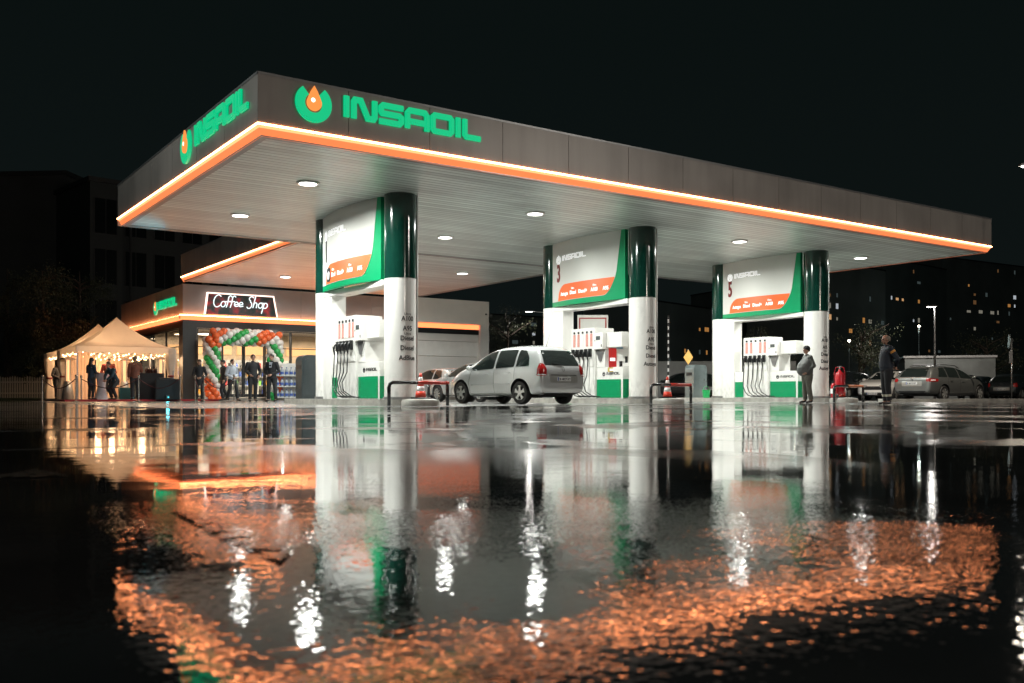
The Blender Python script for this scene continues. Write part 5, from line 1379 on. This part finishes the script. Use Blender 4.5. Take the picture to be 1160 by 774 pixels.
ESTATE = dict(MPV); ESTATE.update(L=4.60, paint=M_greycar, wr=.32, wx=(.95, 3.65), spokes=6, aerial=None, rails=True,
    top=[(0, .72), (.03, .92), (.07, 1.0), (.14, 1.08), (.24, 1.22), (.36, 1.34), (.55, 1.42), (.85, 1.455), (1.3, 1.47), (1.8, 1.465), (2.3, 1.44), (2.75, 1.32), (3.1, 1.14), (3.4, .99), (3.62, .95), (3.85, .91), (4.1, .85), (4.4, .74), (4.52, .60), (4.6, .48)],
    xs=[0, .03, .07, .14, .24, .36, .55, .85, 1.3, 1.8, 2.3, 2.75, 3.1, 3.4, 3.62, 3.85, 4.1, 4.4, 4.52, 4.57, 4.60],
    belt=[(0, .94), (2.0, .92), (3.3, .88), (4.6, .56)],
    side_windows=[[(.58, 1.0), (1.22, .99), (1.22, 1.39), (.86, 1.37)], [(1.30, .99), (2.1, .97), (2.1, 1.40), (1.30, 1.41)], [(2.18, .97), (3.06, .94), (3.12, .98), (2.72, 1.25), (2.4, 1.37), (2.18, 1.39)]],
    rear_glass=[(-.60, 1.0), (.60, 1.0), (.52, 1.36), (-.52, 1.36)], front_glass=[(-.68, 1.02), (.68, 1.02), (.56, 1.38), (-.56, 1.38)],
    tail=[(-.16, .80), (.34, .80), (.34, .92), (-.16, .94)], tail_white=[(.02, .84), (.22, .84), (.22, .88), (.02, .88)], head=[(-.20, .60), (.22, .58), (.26, .70), (-.12, .76)], plate=(.74, .40), emblem=(.90, .70),
    rear_bits=[(.62, .9, .20, 'recess'), (.28, 1.2, .14, 'diffuser')], front_bits=[(.54, .9, .12, 'grille'), (.26, 1.0, .14, 'lower_grille')],
    handles=[(1.46, .84), (2.34, .82)], seams=[[(1.26, .96), (1.22, .60), (1.36, .32)], [(2.14, .95), (2.12, .30)], [(3.08, .94), (3.16, .6), (3.10, .3)]], trim=[((1.3, .36), (3.1, .36))], mirror=(3.04, .97), wiper=None, reg='B 8012 KP')
SUV = dict(ESTATE); SUV.update(paint=M_white_car, L=4.3, reg='CB 6130 AP',
    xs=[0, .03, .07, .14, .24, .36, .55, .85, 1.3, 1.8, 2.1, 2.5, 2.8, 3.05, 3.3, 3.6, 3.9, 4.1, 4.22, 4.27, 4.30], wx=(.85, 3.45),
    top=[(0, .72), (.07, 1.0), (.24, 1.22), (.36, 1.36), (.55, 1.44), (.85, 1.47), (1.8, 1.47), (2.1, 1.42), (2.5, 1.26), (2.8, 1.10), (3.05, 1.0), (3.3, .97), (3.6, .93), (3.9, .86), (4.1, .76), (4.22, .64), (4.3, .50)],
    hw=[(0, .74), (.07, .82), (.24, .86), (.85, .90), (3.2, .90), (3.6, .88), (3.9, .84), (4.1, .76), (4.22, .66), (4.3, .52)],
    side_windows=[[(.7, 1.0), (1.22, .99), (1.22, 1.38), (.90, 1.37)], [(1.30, .99), (2.75, .97), (2.3, 1.30), (2.0, 1.38), (1.30, 1.40)]],
    head=[(-.26, .62), (.24, .60), (.28, .72), (-.18, .76)], front_bits=[(.50, .95, .16, 'grille'), (.66, .7, .02, 'chrome_bar'), (.24, 1.15, .12, 'lower_grille'), (.37, 1.1, .02, 'chrome_bar')],
    handles=[(1.5, .84), (2.3, .82)], seams=[[(1.26, .96), (1.3, .32)], [(2.75, .9), (2.8, .3)]], mirror=(2.62, .99), rails=False, emblem=(.9, .63), plate=(.74, .33))
VH = PI/2 + R_(5.5)
def car_at(px, d, dx_fwd, dx_right, heading):
    """centre of a car whose rear-left corner stands at (px, d)"""
    p = W(px, d); h = Vector((math.cos(heading), math.sin(heading), 0)); r = Vector((h.y, -h.x, 0)); return p+h*dx_fwd+r*dx_right+Vector((0, 0, .005))
make_car('minivan', 'silver minivan stopped at pump three with its tail towards us', MPV, car_at(612, 25.4, 2.235, .88, VH), VH)
make_car('hatchback', 'pale silver hatchback waiting just beyond the silver minivan', HATCH, car_at(558, 32.9, 2.1, .85, VH), VH)
DARKH = dict(HATCH); DARKH.update(paint=M_darkcar, reg='CB 2290 HM')
make_car('hatchback', 'small silver car farthest back between portals one and three', dict(HATCH, reg='CB 2290 HM'), car_at(509, 40.5, 2.1, .85, VH), VH)
make_car('estate_car', 'grey estate car parked with its tail lamps towards us under the slim lamp', ESTATE, car_at(1011, 39.6, 2.3, .88, .0), R_(0))
make_car('crossover', 'white car facing us, parked between the worker and the grey estate', SUV, W(1004, 47.5), R_(196))
dk = make_car('hatchback', 'dark car behind the red extinguisher, left of the white car', DARKH, W(955, 48), R_(192))
row = [(1095, 56, 12, 'dark parked car just right of the grey estate'), (1113, 60, 8, 'dark parked car second from the grey estate'), (1132, 64, 15, 'dark parked car behind the edge-on road sign'), (1152, 55, 5, 'dark parked car at the right edge of the picture'), (1078, 66, 10, 'dark parked car half hidden behind the grey estate'), (742, 52, 100, 'dark parked car right of portal three, behind the cone'), (772, 50, 95, 'dark parked car behind the yellow diamond sign')]
dk['group'] = 'dark cars parked in the yard'
for px, d, a, lab in row: dup(dk, W(px, d, .005), R_(a), lab, 'dark cars parked in the yard')

# ---------------------------------------------------------------- people
def skinmesh(chains, root_i=0, sub=1):
    """chains: list of [(pos, radius), ...]; shared points merge"""
    verts = []; rad = []; edges = []; idx = {}
    def vid(p, r):
        k = tuple(round(c, 4) for c in p)
        if k not in idx: idx[k] = len(verts); verts.append(p); rad.append(r)
        return idx[k]
    for ch in chains:
        ids = [vid(p, r) for p, r in ch]
        edges += list(zip(ids, ids[1:]))
    me = bpy.data.meshes.new('sk'); me.from_pydata([Vector(v) for v in verts], edges, [])
    o = bpy.data.objects.new('sk', me); COL.objects.link(o)
    md = o.modifiers.new('k', 'SKIN'); md.use_smooth_shade = True
    for i, v in enumerate(me.skin_vertices[0].data):
        r = rad[i]; v.radius = r if isinstance(r, tuple) else (r, r); v.use_root = (i == 0)
    if sub: s = o.modifiers.new('s', 'SUBSURF'); s.levels = sub; s.render_levels = sub
    bpy.context.view_layer.update()
    m2 = bpy.data.meshes.new_from_object(o.evaluated_get(bpy.context.evaluated_depsgraph_get()))
    bpy.data.objects.remove(o); return m2
def remeshed(meshes, vox):
    bm = bmesh.new()
    for m_ in meshes: bm.from_mesh(m_)
    me = bpy.data.meshes.new('rm'); bm.to_mesh(me); bm.free()
    o = bpy.data.objects.new('rm', me); COL.objects.link(o)
    r = o.modifiers.new('r', 'REMESH'); r.mode = 'VOXEL'; r.voxel_size = vox; r.use_smooth_shade = True
    s = o.modifiers.new('s', 'SMOOTH'); s.factor = .5; s.iterations = 3
    bpy.context.view_layer.update()
    m2 = bpy.data.meshes.new_from_object(o.evaluated_get(bpy.context.evaluated_depsgraph_get()))
    bpy.data.objects.remove(o); return m2
V3 = lambda *a: Vector(a)
def person(lab, loc, face, J, top, legs, h=1.76, hat=None, hairm=M_hair, hair='short', belly=0, coat_len=.86, shoem=M_shoe, build=1.0, extra=None, sleeve=True, shirt=None, lookyaw=0, bands=None):
    """J: joint overrides. Local frame: x forward, y left. Built at 1.76 m and scaled."""
    t = thing('person', lab, 'person', loc, face); k = h/1.76; t.scale = (k, k, k)
    j = dict(pel=V3(0, 0, .94), sp=V3(0, 0, 1.10), ch=V3(-.01, 0, 1.32), nk=V3(0, 0, 1.47), hd=V3(.01, 0, 1.535),
             sl=V3(-.01, .185, 1.405), el=V3(-.03, .235, 1.13), wl=V3(.06, .235, .89), sr=V3(-.01, -.185, 1.405), er=V3(-.03, -.235, 1.13), wr=V3(.06, -.235, .89),
             hl=V3(0, .092, .90), kl=V3(.02, .10, .49), al=V3(-.02, .105, .085), hr=V3(0, -.092, .90), kr=V3(.02, -.10, .49), ar=V3(-.02, -.105, .085), tl=None, tr=None)
    for a, v in J.items(): j[a] = Vector(v)
    if j['tl'] is None: j['tl'] = j['al']+V3(.15, .02, -.05)
    if j['tr'] is None: j['tr'] = j['ar']+V3(.15, -.02, -.05)
    b = build; ch = []
    ch.append([(j['pel'], (.135*b, .10*b)), (j['sp'], (.125*b, .095*b)), (j['ch'], (.145*b, .10*b)), (j['nk'], (.055, .055)), (j['hd'], (.05, .05))])
    for s in 'lr':
        S, E_, Wr = j['s'+s], j['e'+s], j['w'+s]; hd = (Wr-E_).normalized()
        ch.append([(j['ch'], (.145*b, .10*b)), (S, .058*b), (S.lerp(E_, .5), .050*b), (E_, .040*b), (E_.lerp(Wr, .4), .038), (Wr, .026), (Wr+hd*.05, (.034, .02))])
        H_, K, A, T = j['h'+s], j['k'+s], j['a'+s], j['t'+s]
        ch.append([(j['pel'], (.135*b, .10*b)), (H_, .088*b), (H_.lerp(K, .5), .075*b), (K, .055*b), (K.lerp(A, .35), .053*b), (A, .036), (A.lerp(T, .5)-V3(0, 0, .012), .036), (T, .028)])
    body = [skinmesh(ch)]
    # hands: palm and five separate fingers, slightly curled
    for s in 'lr':
        E_, Wr = j['e'+s], j['w'+s]; d = (Wr-E_).normalized(); sg_ = 1 if s == 'l' else -1
        side = V3(1, 0, 0)-d*d.x
        side = side.normalized() if side.length > .1 else V3(0, 0, 1); inn = d.cross(side)*sg_
        if inn.y*sg_ > 0: inn = -inn
        palm = Wr+d*.055
        m = MB(); m.sph(palm, .045, 12, (1, 1, 1)); bmesh.ops.scale(m.bm, vec=(1, 1, 1), verts=m.bm.verts)
        me = bpy.data.meshes.new('p'); m.bm.to_mesh(me); m.bm.free(); body.append(me)
        for f, (off, ln) in enumerate(((.030, .062), (.011, .072), (-.010, .068), (-.030, .052))):
            p0 = palm+side*off+d*.025; p1 = p0+d*ln*.5+inn*.006; p2 = p1+d*ln*.40+inn*.022; p3 = p2+d*ln*.2+inn*.026
            body.append(skinmesh([[(p0, .0105), (p1, .0098), (p2, .0088), (p3, .007)]]))
        p0 = Wr+side*.026+d*.03; body.append(skinmesh([[(p0, .012), (p0+side*.028+d*.022+inn*.01, .0112), (p0+side*.036+d*.055+inn*.02, .009)]]))
    # head
    hc = j['hd']+V3(.015, 0, .105); m = MB(); Rz = Matrix.Rotation(lookyaw, 4, 'Z')
    hb = MB(); hb.sph((0, 0, .02), .088, 20, (1.08, .86, 1.12)); hb.sph((.02, 0, -.045), .066, 16, (1.05, .86, 1.05))
    hb.sph((.098, 0, -.008), .017, 10, (1.0, .75, 1.6)); hb.sph((.085, 0, -.062), .022, 10, (.7, 1.1, .5))
    for s in (-1, 1): hb.sph((-.005, s*.078, -.005), .024, 10, (.8, .35, 1.3))
    bmesh.ops.transform(hb.bm, matrix=Matrix.Translation(hc) @ Rz, verts=hb.bm.verts)
    me = bpy.data.meshes.new('h'); hb.bm.to_mesh(me); hb.bm.free(); body.append(me)
    bo = link('body', remeshed(body, .0095), M_skin, t)
    X = Matrix.Translation(hc) @ Rz
    for s in (-1, 1): m = MB(); m.sph(X @ V3(.083, s*.032, .012), .0125, 8); m.build('eye', M_textk, bo)
    m = MB(); m.box((0, 0, 0), (.012, .04, .008), M=X @ Matrix.Translation((.094, 0, -.052))); m.build('mouth', M_lip, bo)
    def cap(nm, mt, cz, r, sc_, cutz, cx=-.012):
        m = MB(); m.sph((cx, 0, cz), r, 20, sc_)
        bmesh.ops.bisect_plane(m.bm, geom=m.bm.verts[:]+m.bm.edges[:]+m.bm.faces[:], plane_co=(0, 0, cutz), plane_no=(.45, 0, -1), clear_outer=True)
        bmesh.ops.transform(m.bm, matrix=X, verts=m.bm.verts); return m.build(nm, mt, t, smooth=True)
    if hair == 'short': cap('hair', hairm, .022, .098, (1.06, .90, 1.10), -.0)
    elif hair == 'bald': cap('hair', hairm, .012, .0925, (1.06, .90, 1.05), -.01, -.022)
    elif hair == 'long':
        cap('hair', hairm, .022, .100, (1.06, .93, 1.10), -.01)
        m2 = skinmesh([[(X @ V3(-.04, 0, .06), (.08, .07)), (X @ V3(-.065, 0, -.06), (.085, .055)), (X @ V3(-.09, 0, -.18), (.09, .045)), (X @ V3(-.10, 0, -.31), (.07, .03))]]); link('long_hair', m2, hairm, t)
    if hat: cap('beanie' if hat[0] == 'beanie' else 'cap', hat[1], .035, .104, (1.05, .93, 1.15), .01, -.008)
    if hat and hat[0] == 'cap': m = MB(); m.sph(X @ V3(.11, 0, .045), .06, 14, (1, 1.1, .18)); m.build('cap_peak', hat[1], t, smooth=True)
    # clothes follow the limbs
    bb_ = belly; z0 = j['pel'].z-(.94-coat_len); pel, sp_, chs, nk = j['pel'], j['sp'], j['ch'], j['nk']
    lean = lambda f: pel.lerp(sp_, f)
    tor = [(V3(pel.x, pel.y, z0), .172*b, .125*b, .30)]
    if coat_len < .78: tor.append((V3(pel.x, pel.y, z0+.12), .176*b, .130*b, .35))
    tor += [(pel+V3(0, 0, .01), .175*b, .128*b, .75), (sp_, .160*b, .118*b, 1.0), (sp_.lerp(chs, .5), .170*b, .122*b, .8), (chs, .190*b, .125*b, .35), (chs.lerp(nk, .45), .180*b, .105*b, .1), (chs.lerp(nk, .75), .115, .085, 0), (nk, .070, .068, 0), (nk+V3(.004, 0, .045), .066, .066, 0)]
    m = MB(); rings = []; ns_ = 24
    for c_, ry, rx, f in tor:
        rx2 = rx+bb_*.62*f; ry2 = ry+bb_*.45*f; cx_ = c_+V3(bb_*.50*f, 0, 0)
        rings.append([m.bm.verts.new(cx_+V3(rx2*math.cos(2*PI*k_/ns_)*(1+.02*math.sin(3*k_+c_.z*40)), ry2*math.sin(2*PI*k_/ns_), .006*math.sin(5*k_))) for k_ in range(ns_)])
    for r1, r2 in zip(rings, rings[1:]):
        for k_ in range(ns_): m.bm.faces.new((r1[k_], r1[(k_+1) % ns_], r2[(k_+1) % ns_], r2[k_]))
    m.bm.faces.new(rings[0][::-1]); m.bm.faces.new(rings[-1])
    for s in 'lr':
        S, E_, Wr = j['s'+s], j['e'+s], j['w'+s]; P_ = [chs.lerp(S, .55)+V3(0, 0, .03), S, S.lerp(E_, .33), S.lerp(E_, .7), E_, E_.lerp(Wr, .3), E_.lerp(Wr, .7), Wr-(Wr-E_).normalized()*.01]
        m.tube(P_, [.085*b, .078*b, .070*b, .062*b, .060*b, .054*b, .048*b, .043], 14)
        m.sph(S, .078*b, 14); m.sph(E_, .060*b, 14)
    bmesh.ops.recalc_face_normals(m.bm, faces=m.bm.faces)
    me = bpy.data.meshes.new('j'); m.bm.to_mesh(me); m.bm.free()
    jk = link('jacket', remeshed([me], .0125), top, t)
    m = MB(); m.sph(pel+V3(bb_*.1, 0, -.03), .15*b, 18, (.84+bb_*.9, 1.16+bb_*.6, .80))
    for s in 'lr':
        H_, K, A = j['h'+s], j['k'+s], j['a'+s]
        m.tube([H_.lerp(pel, .25)+V3(0, 0, .03), H_-V3(0, 0, .03), H_.lerp(K, .4), H_.lerp(K, .8), K, K.lerp(A, .25), K.lerp(A, .55), K.lerp(A, .85), A+V3(0, 0, .02)], [.095*b+bb_*.1, .108*b+bb_*.12, .098*b+bb_*.08, .080*b, .075*b, .072*b, .066*b, .064*b, .066*b], 14)
    bmesh.ops.recalc_face_normals(m.bm, faces=m.bm.faces)
    me = bpy.data.meshes.new('l'); m.bm.to_mesh(me); m.bm.free()
    tr = link('trousers', remeshed([me], .012), legs, t)
    for s in 'lr':
        A, T = j['a'+s], j['t'+s]
        link('shoe', skinmesh([[(A+V3(0, 0, .03), .048), (A-V3(.03, 0, .03), .046), (A.lerp(T, .6)-V3(0, 0, .012), (.05, .042)), (T+(T-A).normalized()*.04, (.042, .034))]]), shoem, t)
    if bands:
        for (a, b_, f, r, mt, nm) in bands:
            p = j[a].lerp(j[b_], f); d = (j[b_]-j[a]).normalized(); m = MB(); m.cyl(p-d*.028, p+d*.028, r, n=18, caps=False)
            m.build(nm, mt, t, smooth=True)
    if shirt:
        m = MB(); p = j['ch']; m.prism([(-.045, .0), (.045, 0), (.06, .20), (-.06, .20)], .0, .012, lambda x, y, z: Vector((p.x+.118*b+z-.22*max(y-.06, 0), p.y+x, p.z-.06+y))); m.build('shirt_front', shirt, t)
    return t
M_lip = mat('lip', (.22, .06, .05), .5)
M_greycloth = mat('work_grey_cloth', (.10, .105, .10), .8, var=.2, vs=8); M_greytr = mat('work_grey_trousers', (.12, .12, .10), .8, var=.2, vs=8)
M_navy = mat('navy_cloth', (.018, .026, .040), .75, var=.2, vs=8); M_darktr = mat('dark_trousers', (.020, .022, .026), .8, var=.2)
M_brown = mat('brown_jacket', (.16, .05, .028), .7, var=.2); M_redj = mat('dark_red_jacket', (.20, .03, .02), .7, var=.2); M_teal2 = mat('dark_teal_jacket', (.015, .05, .07), .7, var=.2)
M_refl = mat('reflective_tape', (.7, .68, .55), .3, metal=.3); M_beanie = mat('black_beanie', (.015, .015, .016), .9); M_ora = mat('orange_yoke', (.7, .30, .05), .6)
M_greyhair = mat('thin_grey_hair', (.20, .16, .12), .7); M_creamcap = mat('cream_cap', (.65, .60, .52), .7); M_blond = mat('brown_hair', (.06, .030, .015), .5)
pocket = dict(el=(-.09, .285, 1.15), wl=(.10, .22, .97), er=(-.09, -.285, 1.15), wr=(.10, -.22, .97))
person('heavy man in grey work clothes and black beanie, hands in pockets beside pump five', W(914.5, 29.8, .005), FACE_LEFT+.1, dict(pocket, pel=(0, 0, .93), sp=(-.02, 0, 1.10), ch=(-.03, 0, 1.32), kl=(-.0, .12, .49), kr=(.03, -.11, .49), al=(-.07, .13, .085), ar=(.02, -.12, .085)), M_greycloth, M_greytr, h=1.80, hat=('beanie', M_beanie), belly=.19, build=1.12)
behind = dict(el=(-.16, .26, 1.14), wl=(-.20, .06, .97), er=(-.16, -.26, 1.14), wr=(-.21, -.04, .95))
person('worker in navy jacket with yellow shoulder stripe, hands behind back, before the white car', W(1004.5, 25.0, .005), FACE_LEFT+.05, dict(behind, ch=(.0, 0, 1.32)), M_navy, M_darktr, h=1.86, hairm=M_greyhair, hair='bald', belly=.05, build=1.05,
       bands=[('kl', 'al', .62, .074, M_refl, 'reflective_band'), ('kr', 'ar', .62, .074, M_refl, 'reflective_band'), ('sl', 'el', .30, .074, M_ora, 'sleeve_stripe'), ('sr', 'er', .30, .074, M_ora, 'sleeve_stripe')])
front_h = dict(el=(-.04, .27, 1.12), wl=(.15, .07, 1.0), er=(-.04, -.27, 1.12), wr=(.15, -.06, .98))
person('man in dark suit, left one of the two standing before the shop doors', W(286.5, 35.8, .005), FACE_CAM+.5, dict(el=(-.05, .27, 1.14), wl=(.08, .2, .96), er=(-.04, -.25, 1.13), wr=(.14, -.14, 1.0), kl=(.0, .1, .49), al=(-.02, .09, .085)), M_suit, M_suit, h=1.80)
person('man in dark suit with pale shirt, right one of the two before the shop doors', W(308, 35.4, .005), FACE_CAM-.25, dict(front_h, al=(-.02, .15, .085), ar=(-.02, -.15, .085), kl=(0, .13, .49), kr=(0, -.13, .49)), M_suit, M_suit, h=1.80, shirt=M_shirt)
person('dark-coated woman standing under the left foot of the balloon arch', W(226, 37.6, .005), FACE_CAM+.2, dict(front_h), M_suit, M_suit, h=1.68, hair='long', hairm=M_blond, coat_len=.66, build=.9)
person('person in black jacket walking in at the shop doors', W(253, 39.9, .009), FACE_CAM-.9, dict(kl=(.14, .1, .50), al=(.05, .1, .085), kr=(-.06, -.1, .50), ar=(-.26, -.1, .12)), M_suit, M_suit, h=1.74)
person('person in pale top with dark jacket striding out of the shop doors', W(263, 38.6, .009), FACE_CAM+.9, dict(front_h, kl=(.18, .1, .50), al=(.24, .1, .085), kr=(-.02, -.1, .50), ar=(-.24, -.1, .13)), M_shirt, M_darktr, h=1.72)
person('long-haired woman in dark blue coat seen from behind in the tent', W(103.5, 37.9, .065), FACE_AWAY-.45, dict(el=(.0, .24, 1.15), wl=(.2, .16, 1.12), er=(0, -.24, 1.15), wr=(.2, -.16, 1.12)), mat('blue_coat', (.02, .04, .07), .7), M_darktr, h=1.70, hair='long', coat_len=.60, build=.92)
person('man in dark red jacket and cream cap behind the standing table in the tent', W(123, 39.6, .065), FACE_CAM+.5, dict(front_h), M_redj, M_darktr, h=1.80, hat=('cap', M_creamcap))
person('man with long brown hair in teal jacket leaning forward in the tent', W(128, 37.9, .065), FACE_CAM-.5, dict(pel=(-.12, 0, .80), sp=(-.04, 0, .95), ch=(.10, 0, 1.13), nk=(.19, 0, 1.25), hd=(.22, 0, 1.31), sl=(.10, .185, 1.20), sr=(.10, -.185, 1.20), el=(.22, .22, .95), wl=(.36, .08, .80), er=(.2, -.22, .95), wr=(.34, -.06, .78), hl=(-.12, .09, .77), hr=(-.12, -.09, .77), kl=(.12, .14, .46), kr=(.1, -.14, .46), al=(-.05, .15, .085), ar=(-.08, -.15, .085)), M_teal2, M_darktr, h=1.76, hair='short', hairm=M_blond, coat_len=.74)
person('man in brown jacket seen from behind at the serving table in the tent', W(153, 38.3, .065), FACE_AWAY+.5, dict(er=(.06, -.26, 1.16), wr=(.26, -.2, 1.18)), M_brown, M_darktr, h=1.78, hair='short', hairm=M_greyhair, build=1.06)
person('dim figure in dark jacket standing at the left of the rear tent', W(66, 43.5, .065), FACE_CAM+1.0, dict(front_h), M_suit, M_darktr, h=1.74)
